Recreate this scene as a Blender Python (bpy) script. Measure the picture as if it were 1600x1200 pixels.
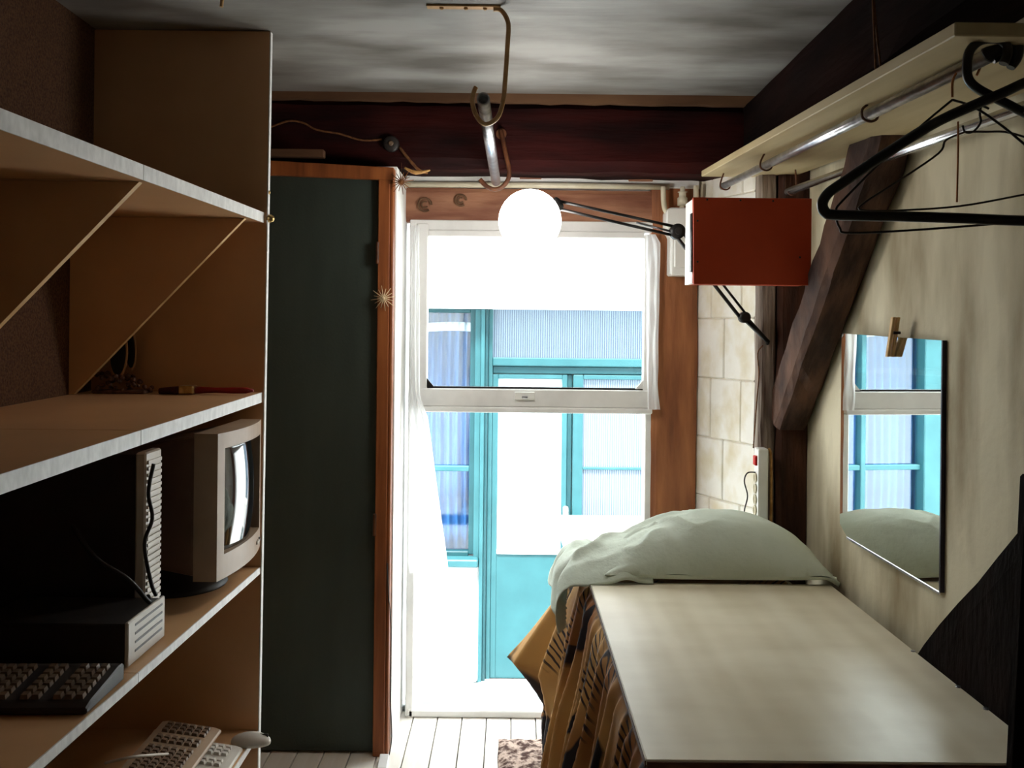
import bpy, bmesh, math, random
from mathutils import Vector, Matrix, noise
random.seed(7)
for o in list(bpy.data.objects):
    bpy.data.objects.remove(o)
S = bpy.context.scene
C = S.collection
PI = math.pi

# ---------------------------------------------------------------- camera
F = 1400.0                    # focal length in pixels of the 1600 x 1200 frame
CAMZ = 1.55
HOR = 520.0
ROLL = math.radians(0.6)
cam_d = bpy.data.cameras.new('camera')
cam = bpy.data.objects.new('camera', cam_d)
C.objects.link(cam)
cam_d.sensor_fit = 'HORIZONTAL'
cam_d.sensor_width = 36.0
cam_d.lens = 36.0 * F / 1600.0
cam_d.shift_y = -(600.0 - HOR) / 1600.0
cam_d.clip_start = 0.02
cam.matrix_world = Matrix.Translation((0, 0, CAMZ)) @ Matrix.Rotation(PI / 2, 4, 'X') @ Matrix.Rotation(ROLL, 4, 'Z')
S.camera = cam

# ---------------------------------------------------------------- world, sun, exposure
W = bpy.data.worlds.new('sky')
S.world = W
W.use_nodes = True
bg = W.node_tree.nodes['Background']
bg.inputs[0].default_value = (0.86, 0.94, 1.0, 1)
bg.inputs[1].default_value = 8.0
sun_d = bpy.data.lights.new('sun', 'SUN')
sun_d.energy = 20.0
sun_d.angle = math.radians(12)
sun_d.color = (1.0, 0.97, 0.92)
sun = bpy.data.objects.new('sun', sun_d)
C.objects.link(sun)
sun.rotation_euler = (math.radians(28), 0, math.radians(-12))   # shines down and away from the room
GLOBE_POWER = 34.0
S.view_settings.view_transform = 'Standard'
S.view_settings.look = 'None'
S.view_settings.gamma = 1.0
S.view_settings.use_curve_mapping = False
S.view_settings.exposure = -0.08


def P(px, py, Y):
    """world point that stands at depth Y on the line of sight of a photo pixel"""
    dx, dy = px - 800.0, HOR - py
    c, s = math.cos(ROLL), math.sin(ROLL)
    return Vector(((dx * c - dy * s) / F * Y, Y, CAMZ + (dx * s + dy * c) / F * Y))


# ---------------------------------------------------------------- materials
def lin(r, g, b):
    def f(c):
        c /= 255.0
        return c / 12.92 if c <= 0.04045 else ((c + 0.055) / 1.055) ** 2.4
    return (f(r), f(g), f(b), 1)


def mat(name, a, b=None, rough=0.6, scale=(6, 6, 6), detail=5, lo=0.35, hi=0.65, bump=0.0, bscale=None,
        metal=0.0, spec=0.4, kind='noise', distort=0.0, third=None, cross=None):
    m = bpy.data.materials.new(name)
    m.use_nodes = True
    nt = m.node_tree
    p = nt.nodes['Principled BSDF']
    p.inputs['Roughness'].default_value = rough
    p.inputs['Metallic'].default_value = metal
    p.inputs['Specular IOR Level'].default_value = spec
    p.inputs['Base Color'].default_value = a
    tc = nt.nodes.new('ShaderNodeTexCoord')
    mp = nt.nodes.new('ShaderNodeMapping')
    mp.inputs['Scale'].default_value = scale
    nt.links.new(tc.outputs['Object'], mp.inputs['Vector'])
    fac = None
    if b is not None or bump:
        if kind == 'noise':
            t = nt.nodes.new('ShaderNodeTexNoise')
            t.inputs['Scale'].default_value = 1.0
            t.inputs['Detail'].default_value = detail
            t.inputs['Distortion'].default_value = distort
            fac = t.outputs['Fac']
        elif kind == 'wave':
            t = nt.nodes.new('ShaderNodeTexWave')
            t.inputs['Scale'].default_value = 1.0
            t.inputs['Distortion'].default_value = distort
            t.inputs['Detail'].default_value = 2
            fac = t.outputs['Fac']
        else:
            t = nt.nodes.new('ShaderNodeTexVoronoi')
            t.inputs['Scale'].default_value = 1.0
            fac = t.outputs['Distance']
        nt.links.new(mp.outputs['Vector'], t.inputs['Vector'])
    if b is not None:
        r = nt.nodes.new('ShaderNodeValToRGB')
        r.color_ramp.elements[0].position = lo
        r.color_ramp.elements[0].color = a
        r.color_ramp.elements[1].position = hi
        r.color_ramp.elements[1].color = b
        if third is not None:
            e = r.color_ramp.elements.new(min(0.99, hi + 0.15))
            e.color = third
        if cross is not None:
            t3 = nt.nodes.new('ShaderNodeTexNoise')
            t3.inputs['Scale'].default_value = 1.0
            t3.inputs['Detail'].default_value = 1
            mp3 = nt.nodes.new('ShaderNodeMapping')
            mp3.inputs['Scale'].default_value = cross
            nt.links.new(tc.outputs['Object'], mp3.inputs['Vector'])
            nt.links.new(mp3.outputs['Vector'], t3.inputs['Vector'])
            av = nt.nodes.new('ShaderNodeMix')
            av.inputs[0].default_value = 0.5
            nt.links.new(fac, av.inputs[2])
            nt.links.new(t3.outputs['Fac'], av.inputs[3])
            fac = av.outputs[0]
        nt.links.new(fac, r.inputs['Fac'])
        nt.links.new(r.outputs['Color'], p.inputs['Base Color'])
    if bump:
        bn = nt.nodes.new('ShaderNodeBump')
        bn.inputs['Strength'].default_value = bump
        bn.inputs['Distance'].default_value = 0.01
        src = fac
        if bscale:
            t2 = nt.nodes.new('ShaderNodeTexNoise')
            t2.inputs['Scale'].default_value = 1.0
            t2.inputs['Detail'].default_value = 6
            mp2 = nt.nodes.new('ShaderNodeMapping')
            mp2.inputs['Scale'].default_value = bscale
            nt.links.new(tc.outputs['Object'], mp2.inputs['Vector'])
            nt.links.new(mp2.outputs['Vector'], t2.inputs['Vector'])
            src = t2.outputs['Fac']
        nt.links.new(src, bn.inputs['Height'])
        nt.links.new(bn.outputs['Normal'], p.inputs['Normal'])
    return m


def glass(name, tint=(1, 1, 1, 1), refl=0.08, rough=0.02, body=None, body_fac=0.0):
    m = bpy.data.materials.new(name)
    m.use_nodes = True
    nt = m.node_tree
    nt.nodes.remove(nt.nodes['Principled BSDF'])
    out = nt.nodes['Material Output']
    tr = nt.nodes.new('ShaderNodeBsdfTransparent')
    tr.inputs['Color'].default_value = tint
    gl = nt.nodes.new('ShaderNodeBsdfGlossy')
    gl.inputs['Roughness'].default_value = rough
    mx = nt.nodes.new('ShaderNodeMixShader')
    mx.inputs['Fac'].default_value = refl
    nt.links.new(tr.outputs[0], mx.inputs[1])
    nt.links.new(gl.outputs[0], mx.inputs[2])
    last = mx
    if body:
        df = nt.nodes.new('ShaderNodeBsdfDiffuse')
        df.inputs['Color'].default_value = body
        m2 = nt.nodes.new('ShaderNodeMixShader')
        m2.inputs['Fac'].default_value = body_fac
        nt.links.new(mx.outputs[0], m2.inputs[1])
        nt.links.new(df.outputs[0], m2.inputs[2])
        last = m2
    nt.links.new(last.outputs[0], out.inputs['Surface'])
    return m


M = {}
M['ceiling'] = mat('ceiling_paint', lin(96, 91, 85), lin(154, 152, 148), 0.5, (1.8, 5, 5), 6, 0.32, 0.62, 0.25, (3, 30, 30))
M['plaster'] = mat('plaster', lin(140, 124, 94), lin(208, 198, 170), 0.8, (3, 4.5, 1.3), 7, 0.34, 0.58, 0.25, (25, 25, 25))
M['white_wall'] = mat('white_wall', lin(232, 230, 224), lin(246, 246, 244), 0.8, (4, 4, 4), 4, 0.3, 0.6, 0.15, (30, 30, 30))
M['brick'] = mat('white_painted_block', lin(224, 212, 180), lin(246, 243, 234), 0.75, (9, 9, 6), 5, 0.3, 0.55, 0.35, (40, 40, 40))
M['mortar'] = mat('mortar', lin(212, 204, 182), lin(232, 226, 210), 0.9, (20, 20, 20))
M['hessian'] = mat('brown_hessian', lin(66, 40, 26), lin(104, 72, 46), 0.95, (150, 150, 150), 3, 0.3, 0.7, 0.5)
M['pale_wall'] = mat('pale_wall_paint', lin(218, 205, 188), lin(228, 216, 200), 0.9, (3, 3, 3))  # kept pale so the unseen back wall bounces light into the room
M['beam'] = mat('dark_beam', lin(22, 9, 9), lin(60, 19, 16), 0.75, (2, 10, 10), 6, 0.35, 0.75, 0.5, (6, 60, 60), spec=0.1)
M['beam_y'] = mat('dark_beam_lengthwise', lin(14, 8, 7), lin(34, 17, 13), 0.85, (10, 2, 10), 6, 0.35, 0.75, 0.5, (60, 6, 60), spec=0.05)
M['brown_trim'] = mat('brown_trim', lin(84, 56, 36), lin(116, 84, 58), 0.8, (3, 14, 14), 5, 0.3, 0.7, 0.3)
M['red_wood'] = mat('reddish_post', lin(108, 58, 32), lin(178, 114, 70), 0.65, (14, 14, 2.2), 6, 0.3, 0.7, 0.4, (70, 70, 8))
M['lintel_wood'] = mat('lintel_wood', lin(116, 66, 48), lin(176, 126, 96), 0.7, (3, 14, 16), 6, 0.3, 0.68, 0.4, (10, 60, 60))
M['frame_wood'] = mat('orange_frame_wood', lin(112, 56, 22), lin(160, 92, 44), 0.55, (26, 26, 2), 5, 0.3, 0.7, 0.25)
M['grey_timber'] = mat('weathered_timber', lin(88, 72, 62), lin(160, 146, 134), 0.85, (34, 34, 3), 6, 0.35, 0.62, 0.8, (60, 60, 5))
M['brace'] = mat('rough_brace', lin(44, 24, 16), lin(104, 72, 54), 0.85, (18, 5, 5), 7, 0.38, 0.72, 0.8, (50, 14, 14), third=lin(150, 130, 112))
M['dark_post'] = mat('dark_post', lin(40, 20, 12), lin(92, 54, 34), 0.85, (16, 16, 3), 7, 0.38, 0.75, 0.7, (60, 60, 10))
M['near_black'] = mat('near_black_timber', lin(14, 10, 9), lin(28, 18, 15), 0.9, (10, 10, 3), 6, 0.35, 0.75, 0.6, (40, 40, 12), spec=0.05)
M['plank'] = mat('floor_plank', lin(226, 218, 204), lin(242, 238, 230), 0.45, (24, 2, 10), 5, 0.3, 0.7, 0.15)
M['subfloor'] = mat('subfloor', lin(60, 48, 36), lin(80, 64, 50), 0.9)
M['shelf'] = mat('tan_melamine', lin(192, 146, 102), lin(206, 162, 118), 0.42, (3, 3, 3), 4, 0.3, 0.7)
M['edge'] = mat('white_edging', lin(212, 212, 210), lin(238, 238, 236), 0.45, (30, 60, 30), 4, 0.3, 0.7)
M['green_door'] = mat('dark_green_door', lin(44, 54, 48), lin(54, 64, 57), 0.6, (8, 8, 2), 4, 0.3, 0.7, 0.12, (120, 120, 120))
M['white_paint'] = mat('white_paint', lin(226, 225, 222), lin(242, 241, 238), 0.45, (8, 8, 8), 4, 0.3, 0.6)
M['white_plastic'] = mat('white_plastic', lin(236, 236, 230), lin(244, 244, 240), 0.35, (10, 10, 10))
M['cream_plastic'] = mat('cream_plastic', lin(214, 204, 176), lin(228, 220, 196), 0.4, (10, 10, 10))
M['beige_plastic'] = mat('beige_computer_plastic', lin(150, 126, 102), lin(164, 140, 116), 0.45, (8, 8, 8))
M['housing'] = mat('shade_darkened_housing', lin(104, 80, 66), lin(116, 92, 76), 0.5, (8, 8, 8))  # monitor plastic painted darker for the shade under the shelf
M['pale_plastic'] = mat('pale_computer_plastic', lin(186, 178, 166), lin(200, 193, 182), 0.45, (8, 8, 8))
M['black_plastic'] = mat('black_plastic', lin(17, 15, 15), lin(26, 23, 23), 0.4, (20, 20, 20))
M['dark_case'] = mat('dark_case', lin(30, 25, 24), lin(42, 36, 33), 0.5, (12, 12, 12))
M['key_brown'] = mat('brown_keys', lin(96, 76, 60), lin(116, 94, 74), 0.5, (30, 30, 30))
M['crt'] = mat('crt_glass', lin(16, 18, 22), lin(20, 22, 26), 0.06, (2, 2, 2), spec=0.9)
M['steel'] = mat('galvanised_pipe', lin(150, 150, 155), lin(205, 205, 210), 0.28, (30, 30, 30), 4, 0.3, 0.7, metal=1.0)
M['bright_pipe'] = mat('bright_steel_pipe', lin(205, 208, 214), lin(232, 234, 240), 0.22, (20, 20, 20), metal=1.0)
M['hook'] = mat('rusty_hook', lin(164, 122, 74), lin(206, 168, 116), 0.5, (25, 25, 25), 4, 0.3, 0.7)
M['dark_hook'] = mat('dark_rusty_hook', lin(70, 36, 18), lin(112, 66, 36), 0.5, (25, 25, 25))
M['wire'] = mat('dark_wire', lin(26, 20, 18), lin(40, 30, 26), 0.4, (30, 30, 30), metal=0.4)
M['copper_wire'] = mat('copper_wire', lin(150, 86, 40), lin(180, 110, 56), 0.4, (30, 30, 30), metal=0.3)
M['string'] = mat('brown_string', lin(96, 58, 30), lin(128, 84, 46), 0.9, (90, 90, 90))
M['red_panel'] = mat('red_painted_wood', lin(178, 58, 22), lin(196, 68, 30), 0.5, (5, 5, 5), 5, 0.3, 0.7, 0.1, (30, 30, 30))
M['raw_wood'] = mat('raw_wood', lin(190, 150, 96), lin(214, 178, 124), 0.6, (20, 4, 20), 5, 0.3, 0.7, 0.15)
M['shelf_raw'] = mat('hanging_shelf_board', lin(172, 152, 112), lin(196, 178, 138), 0.55, (14, 1.6, 14), 5, 0.3, 0.7, 0.15)
M['board'] = mat('pale_plywood', lin(212, 200, 172), lin(234, 225, 201), 0.36, (2.2, 6, 4), 5, 0.38, 0.6, 0.05, (8, 30, 20), cross=(11, .5, 1))
M['board_edge'] = mat('dark_ply_edge', lin(70, 40, 26), lin(100, 64, 42), 0.7, (20, 20, 60))
M['linen'] = mat('sage_linen', lin(204, 214, 198), lin(218, 228, 214), 0.85, (6, 6, 6), 4, 0.3, 0.7, 0.2, (60, 60, 60))
M['sheet'] = mat('white_curtain', lin(236, 236, 236), lin(248, 248, 248), 0.8, (6, 6, 3), 4, 0.3, 0.7, 0.1, (40, 40, 40))
M['mattress'] = mat('mattress_ticking', lin(160, 140, 110), lin(176, 156, 126), 0.9, (20, 20, 20))
M['bed_wood'] = mat('dark_bed_wood', lin(50, 26, 18), lin(76, 42, 28), 0.6, (3, 14, 14))
M['rug'] = mat('brown_rug', lin(76, 50, 40), lin(200, 176, 160), 0.95, (40, 40, 40), 5, 0.42, 0.58, 0.8, (120, 120, 120))
M['mirror_back'] = mat('dark_mirror_edge', lin(26, 20, 40), lin(34, 26, 48), 0.3, (10, 10, 10))
M['mirror'] = mat('silvered_glass', (0.86, 0.9, 0.88, 1), None, 0.01, metal=1.0)
M['straw'] = mat('straw', lin(150, 104, 50), lin(196, 152, 88), 0.6, (40, 40, 40))
M['pale_straw'] = mat('pale_straw', lin(196, 170, 130), lin(226, 206, 170), 0.6, (40, 40, 40))
M['dark_straw'] = mat('dark_straw', lin(92, 52, 22), lin(134, 84, 40), 0.6, (40, 40, 40))
M['red_switch'] = mat('red_switch', lin(190, 20, 16), lin(210, 30, 22), 0.35, (20, 20, 20))
M['red_handle'] = mat('red_lacquer', lin(120, 12, 16), lin(140, 18, 20), 0.3, (20, 20, 20))
M['bristle'] = mat('dark_bristles', lin(58, 26, 26), lin(84, 40, 36), 0.9, (200, 40, 200))
M['brass'] = mat('ferrule_metal', lin(180, 150, 96), lin(214, 186, 132), 0.3, (60, 60, 60), metal=1.0)
M['ornament'] = mat('ornament_beads', lin(70, 46, 38), lin(120, 84, 66), 0.5, (60, 60, 60))
M['turq'] = mat('turquoise_paint', lin(36, 82, 88), lin(46, 94, 100), 0.5, (5, 5, 5), 4, 0.3, 0.7)
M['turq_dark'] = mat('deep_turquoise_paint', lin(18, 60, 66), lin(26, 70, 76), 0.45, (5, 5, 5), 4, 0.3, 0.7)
M['blue_cloth'] = mat('blue_checked_curtain', lin(38, 80, 128), lin(64, 112, 160), 0.85, (9, 9, 1), 3, 0.35, 0.65)
M['frost'] = mat('ribbed_frosted_glass', lin(84, 98, 116), lin(122, 138, 152), 0.25, (22, 1, 1), kind='wave', bump=0.3)
M['sky_pane'] = mat('hammered_sky_white_glass', lin(160, 196, 206), lin(206, 228, 234), 0.2, (3, 3, 3), 3, 0.35, 0.65, 0.3, (60, 60, 60))  # pale colour stands in for the sky reflected in the pane
M['outer_white'] = mat('outer_white_render', lin(232, 232, 230), lin(244, 244, 242), 0.85, (3, 3, 3), 4, 0.3, 0.7, 0.2, (30, 30, 30))
M['paving'] = mat('pale_paving', lin(206, 208, 206), lin(230, 232, 230), 0.8, (5, 5, 5), 5, 0.3, 0.7, 0.2, (30, 30, 30))
M['ledge'] = mat('grey_stone_ledge', lin(150, 156, 156), lin(214, 218, 216), 0.7, (6, 16, 10), 6, 0.35, 0.6)
M['glass'] = glass('clear_pane', (0.96, 0.98, 0.98, 1), 0.05)
M['glass_out'] = glass('grey_pane', (0.86, 0.92, 0.96, 1), 0.08, 0.05)


def duvet_mat():
    m = bpy.data.materials.new('patterned_duvet')
    m.use_nodes = True
    nt = m.node_tree
    p = nt.nodes['Principled BSDF']
    p.inputs['Roughness'].default_value = 0.75
    p.inputs['Specular IOR Level'].default_value = 0.25
    uv = nt.nodes.new('ShaderNodeUVMap')

    def mapping(sc, rot=0.0):
        mp = nt.nodes.new('ShaderNodeMapping')
        mp.inputs['Scale'].default_value = sc
        mp.inputs['Rotation'].default_value = (0, 0, rot)
        nt.links.new(uv.outputs['UV'], mp.inputs['Vector'])
        return mp.outputs['Vector']

    def ramp(src, stops):
        r = nt.nodes.new('ShaderNodeValToRGB')
        e = r.color_ramp.elements
        e[0].position, e[0].color = stops[0]
        e[1].position, e[1].color = stops[1]
        for pos, col in stops[2:]:
            x = e.new(pos)
            x.color = col
        nt.links.new(src, r.inputs['Fac'])
        return r.outputs['Color']

    def mix(f, a, b):
        x = nt.nodes.new('ShaderNodeMix')
        x.data_type = 'RGBA'
        nt.links.new(f, x.inputs[0])
        nt.links.new(a, x.inputs[6])
        nt.links.new(b, x.inputs[7])
        return x.outputs[2]

    def noise_t(sc, rot=0, d=3):
        n = nt.nodes.new('ShaderNodeTexNoise')
        n.inputs['Scale'].default_value = 1
        n.inputs['Detail'].default_value = d
        nt.links.new(mapping(sc, rot), n.inputs['Vector'])
        return n.outputs['Fac']
    def warp(v):
        n = nt.nodes.new('ShaderNodeTexNoise')
        n.inputs['Scale'].default_value = 1.2
        nt.links.new(v, n.inputs['Vector'])
        a = nt.nodes.new('ShaderNodeVectorMath')
        a.operation = 'MULTIPLY_ADD'
        a.inputs[1].default_value = (1.4, 1.4, 0)
        nt.links.new(n.outputs['Color'], a.inputs[0])
        nt.links.new(v, a.inputs[2])
        return a.outputs[0]
    base = ramp(noise_t((3.2, 3.2, 3), 0.4), [(0.38, lin(138, 84, 38)), (0.62, lin(196, 150, 88))])
    # fine feather stripes in patches
    wv = nt.nodes.new('ShaderNodeTexWave')
    wv.wave_type = 'RINGS'
    wv.inputs['Scale'].default_value = 1
    wv.inputs['Distortion'].default_value = 5
    wv.inputs['Detail Scale'].default_value = 0.6
    nt.links.new(mapping((11, 22, 11), 0.9), wv.inputs['Vector'])
    stripes = ramp(wv.outputs['Fac'], [(0.70, (0, 0, 0, 1)), (0.80, (1, 1, 1, 1))])
    patch = ramp(noise_t((3.6, 3.6, 1), 1.2, 1), [(0.53, (0, 0, 0, 1)), (0.57, (1, 1, 1, 1))])
    mul = nt.nodes.new('ShaderNodeMath')
    mul.operation = 'MULTIPLY'
    nt.links.new(stripes, mul.inputs[0])
    nt.links.new(patch, mul.inputs[1])
    dark = nt.nodes.new('ShaderNodeRGB')
    dark.outputs[0].default_value = lin(46, 30, 26)
    grey = nt.nodes.new('ShaderNodeRGB')
    grey.outputs[0].default_value = lin(34, 28, 32)
    c1 = mix(mul.outputs[0], base, dark.outputs[0])
    # spots
    vo = nt.nodes.new('ShaderNodeTexVoronoi')
    vo.inputs['Scale'].default_value = 1
    vo.inputs['Randomness'].default_value = 0.95
    nt.links.new(warp(mapping((8, 4.2, 9), 0.8)), vo.inputs['Vector'])
    spots = ramp(vo.outputs['Distance'], [(0.25, (1, 1, 1, 1)), (0.31, (0, 0, 0, 1))])
    c2 = mix(spots, c1, grey.outputs[0])
    big = ramp(noise_t((4.2, 8.5, 1), -0.6, 2), [(0.66, (0, 0, 0, 1)), (0.69, (1, 1, 1, 1))])
    c3 = mix(big, c2, dark.outputs[0])
    vd = nt.nodes.new('ShaderNodeVectorMath')
    vd.operation = 'DISTANCE'
    nt.links.new(uv.outputs['UV'], vd.inputs[0])
    vd.inputs[1].default_value = (1.52, 1.10, 0)
    hem = ramp(vd.outputs['Value'], [(0.085, (1, 1, 1, 1)), (0.10, (0, 0, 0, 1))])
    nt.links.new(mix(hem, c3, dark.outputs[0]), p.inputs['Base Color'])
    return m


M['duvet'] = duvet_mat()


def emit(name, col, s):
    m = bpy.data.materials.new(name)
    m.use_nodes = True
    nt = m.node_tree
    nt.nodes.remove(nt.nodes['Principled BSDF'])
    e = nt.nodes.new('ShaderNodeEmission')
    e.inputs[0].default_value = col
    e.inputs[1].default_value = s
    nt.links.new(e.outputs[0], nt.nodes['Material Output'].inputs[0])
    return m


M['globe'] = emit('lit_globe', (1.0, 0.96, 0.90, 1), GLOBE_POWER)

# ---------------------------------------------------------------- mesh helpers
BASE = {}


def bm_():
    return bmesh.new()


def hexa(bm, p, bevel=0.0, seg=1):
    """p: eight corners, bottom four counter-clockwise then top four"""
    v = [bm.verts.new(q) for q in p]
    fs = [bm.faces.new([v[i] for i in q]) for q in
          ((3, 2, 1, 0), (4, 5, 6, 7), (0, 1, 5, 4), (1, 2, 6, 5), (2, 3, 7, 6), (3, 0, 4, 7))]
    if bevel:
        es = {e for f in fs for e in f.edges}
        bmesh.ops.bevel(bm, geom=list(es), offset=bevel, segments=seg, affect='EDGES', profile=0.5)
    return fs


def box(bm, x0, x1, y0, y1, z0, z1, bevel=0.0, seg=1):
    x0, x1 = min(x0, x1), max(x0, x1)
    y0, y1 = min(y0, y1), max(y0, y1)
    z0, z1 = min(z0, z1), max(z0, z1)
    return hexa(bm, [(x0, y0, z0), (x1, y0, z0), (x1, y1, z0), (x0, y1, z0),
                     (x0, y0, z1), (x1, y0, z1), (x1, y1, z1), (x0, y1, z1)], bevel, seg)


def prism(bm, poly, vec, bevel=0.0):
    vec = Vector(vec)
    a = [bm.verts.new(Vector(q)) for q in poly]
    b = [bm.verts.new(Vector(q) + vec) for q in poly]
    n = len(a)
    fs = [bm.faces.new(a), bm.faces.new(list(reversed(b)))]
    for i in range(n):
        fs.append(bm.faces.new([a[(i + 1) % n], a[i], b[i], b[(i + 1) % n]]))
    bmesh.ops.recalc_face_normals(bm, faces=fs)
    if bevel:
        bmesh.ops.bevel(bm, geom=list({e for f in fs for e in f.edges}), offset=bevel, segments=1, affect='EDGES')


def spline(pts, n=6):
    pts = [Vector(p) for p in pts]
    out = []
    for i in range(len(pts) - 1):
        p0 = pts[max(i - 1, 0)]
        p1, p2 = pts[i], pts[i + 1]
        p3 = pts[min(i + 2, len(pts) - 1)]
        for k in range(n):
            t = k / n
            out.append(0.5 * ((2 * p1) + (p2 - p0) * t + (2 * p0 - 5 * p1 + 4 * p2 - p3) * t * t
                              + (3 * p1 - p0 - 3 * p2 + p3) * t ** 3))
    out.append(pts[-1])
    return out


def tube(bm, pts, r, seg=8, cap=True):
    pts = [Vector(p) for p in pts]
    n = len(pts)
    if isinstance(r, (list, tuple)):
        rs = []
        for i in range(n):
            t = i / (n - 1) * (len(r) - 1)
            k = min(int(t), len(r) - 2)
            rs.append(r[k] + (r[k + 1] - r[k]) * (t - k))
    else:
        rs = [r] * n
    t0 = (pts[1] - pts[0]).normalized()
    ref = Vector((0, 0, 1)) if abs(t0.z) < 0.9 else Vector((1, 0, 0))
    nrm = t0.cross(ref).normalized()
    rings = []
    for i in range(n):
        if i == 0:
            t = t0
        elif i == n - 1:
            t = (pts[i] - pts[i - 1]).normalized()
        else:
            t = (pts[i + 1] - pts[i - 1]).normalized()
        nrm = (nrm - t * nrm.dot(t))
        nrm = nrm.normalized() if nrm.length > 1e-6 else t.orthogonal().normalized()
        b = t.cross(nrm)
        rings.append([bm.verts.new(pts[i] + (nrm * math.cos(2 * PI * k / seg) + b * math.sin(2 * PI * k / seg)) * rs[i])
                      for k in range(seg)])
    fs = []
    for i in range(n - 1):
        for k in range(seg):
            f = bm.faces.new([rings[i][k], rings[i][(k + 1) % seg], rings[i + 1][(k + 1) % seg], rings[i + 1][k]])
            f.smooth = True
            fs.append(f)
    if cap:
        fs.append(bm.faces.new(list(reversed(rings[0]))))
        fs.append(bm.faces.new(rings[-1]))
    bmesh.ops.recalc_face_normals(bm, faces=fs)
    return rings


def pipe(bm, a, b, r, r_in, seg=20):
    """hollow straight pipe"""
    a, b = Vector(a), Vector(b)
    t = (b - a).normalized()
    n = t.orthogonal().normalized()
    q = t.cross(n)

    def ring(c, rr):
        return [bm.verts.new(c + (n * math.cos(2 * PI * k / seg) + q * math.sin(2 * PI * k / seg)) * rr) for k in range(seg)]
    A, B, AI, BI = ring(a, r), ring(b, r), ring(a, r_in), ring(b, r_in)
    fs = []
    for R1, R2, sm in ((A, B, 1), (BI, AI, 1), (AI, A, 0), (B, BI, 0)):
        for k in range(seg):
            f = bm.faces.new([R1[k], R1[(k + 1) % seg], R2[(k + 1) % seg], R2[k]])
            f.smooth = bool(sm)
            fs.append(f)
    bmesh.ops.recalc_face_normals(bm, faces=fs)


def lathe(bm, prof, c, axis='Z', seg=24, smooth=True):
    c = Vector(c)
    rings = []
    for r, h in prof:
        ring = []
        for k in range(seg):
            a = 2 * PI * k / seg
            if axis == 'Z':
                p = Vector((r * math.cos(a), r * math.sin(a), h))
            elif axis == 'X':
                p = Vector((h, r * math.cos(a), r * math.sin(a)))
            else:
                p = Vector((r * math.cos(a), h, r * math.sin(a)))
            ring.append(bm.verts.new(c + p))
        rings.append(ring)
    fs = []
    for i in range(len(rings) - 1):
        for k in range(seg):
            f = bm.faces.new([rings[i][k], rings[i][(k + 1) % seg], rings[i + 1][(k + 1) % seg], rings[i + 1][k]])
            f.smooth = smooth
            fs.append(f)
    fs.append(bm.faces.new(rings[0]))
    fs.append(bm.faces.new(rings[-1]))
    bmesh.ops.recalc_face_normals(bm, faces=fs)


def grid(bm, fn, nu, nv, uvs=False):
    vs = [[bm.verts.new(fn(i / nu, j / nv)) for j in range(nv + 1)] for i in range(nu + 1)]
    lay = bm.loops.layers.uv.verify() if uvs else None
    for i in range(nu):
        for j in range(nv):
            f = bm.faces.new([vs[i][j], vs[i + 1][j], vs[i + 1][j + 1], vs[i][j + 1]])
            f.smooth = True
            if uvs:
                for l, (a, b) in zip(f.loops, ((i, j), (i + 1, j), (i + 1, j + 1), (i, j + 1))):
                    l[lay].uv = uvs(a / nu, b / nv)
    return vs


def timber(bm, a, b, w, d, side=(1, 0, 0), n=14, jit=0.006, seed=0):
    """hewn timber from a to b; w is measured along `side`, d across"""
    a, b = Vector(a), Vector(b)
    t = (b - a).normalized()
    s = Vector(side)
    s = (s - t * s.dot(t)).normalized()
    q = t.cross(s)
    prof = [(-.5, -.36), (-.5, .36), (-.36, .5), (.0, .51), (.36, .5), (.5, .36), (.51, 0), (.5, -.36), (.36, -.5), (0, -.51), (-.36, -.5)]
    rings = []
    for i in range(n + 1):
        c = a.lerp(b, i / n)
        ring = []
        for k, (u, v) in enumerate(prof):
            j = noise.noise(Vector((i * 0.8 + seed * 13.1, k * 1.7, seed * 3.3))) * jit
            j2 = noise.noise(Vector((i * 0.9 + seed * 7.7, k * 2.1 + 40, seed))) * jit
            ring.append(bm.verts.new(c + s * (u * w + j) + q * (v * d + j2)))
        rings.append(ring)
    m = len(prof)
    fs = []
    for i in range(n):
        for k in range(m):
            fs.append(bm.faces.new([rings[i][k], rings[i][(k + 1) % m], rings[i + 1][(k + 1) % m], rings[i + 1][k]]))
    fs.append(bm.faces.new(rings[0]))
    fs.append(bm.faces.new(rings[-1]))
    bmesh.ops.recalc_face_normals(bm, faces=fs)


def obj(name, bm, m, parent=None):
    if parent is not None:
        base = BASE[parent.name]
    else:
        bb = [v.co for v in bm.verts]
        xs, ys, zs = [c.x for c in bb], [c.y for c in bb], [c.z for c in bb]
        base = Vector(((min(xs) + max(xs)) / 2, (min(ys) + max(ys)) / 2, min(zs)))
    for v in bm.verts:
        v.co -= base
    me = bpy.data.meshes.new(name)
    bm.to_mesh(me)
    bm.free()
    me.materials.append(M[m] if isinstance(m, str) else m)
    o = bpy.data.objects.new(name, me)
    C.objects.link(o)
    if parent is None:
        o.location = base
    else:
        o.parent = parent
    BASE[o.name] = base.copy()
    return o


def tag(o, label, cat, group=None):
    o['label'] = label
    o['category'] = cat
    if group:
        o['group'] = group
    return o


def thing(name, loc, label=None, cat=None, group=None):
    o = bpy.data.objects.new(name, None)
    o.empty_display_size = 0.05
    C.objects.link(o)
    o.location = loc
    BASE[o.name] = Vector(loc)
    if label:
        tag(o, label, cat, group)
    return o


def struct(name, bm, m, parent=None):
    o = obj(name, bm, m, parent)
    if parent is None:
        o['kind'] = 'structure'
    return o


def bx(name, m, parent, x0, x1, y0, y1, z0, z1, bevel=0.0, seg=1):
    bm = bm_()
    box(bm, x0, x1, y0, y1, z0, z1, bevel, seg)
    return obj(name, bm, m, parent)


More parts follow.
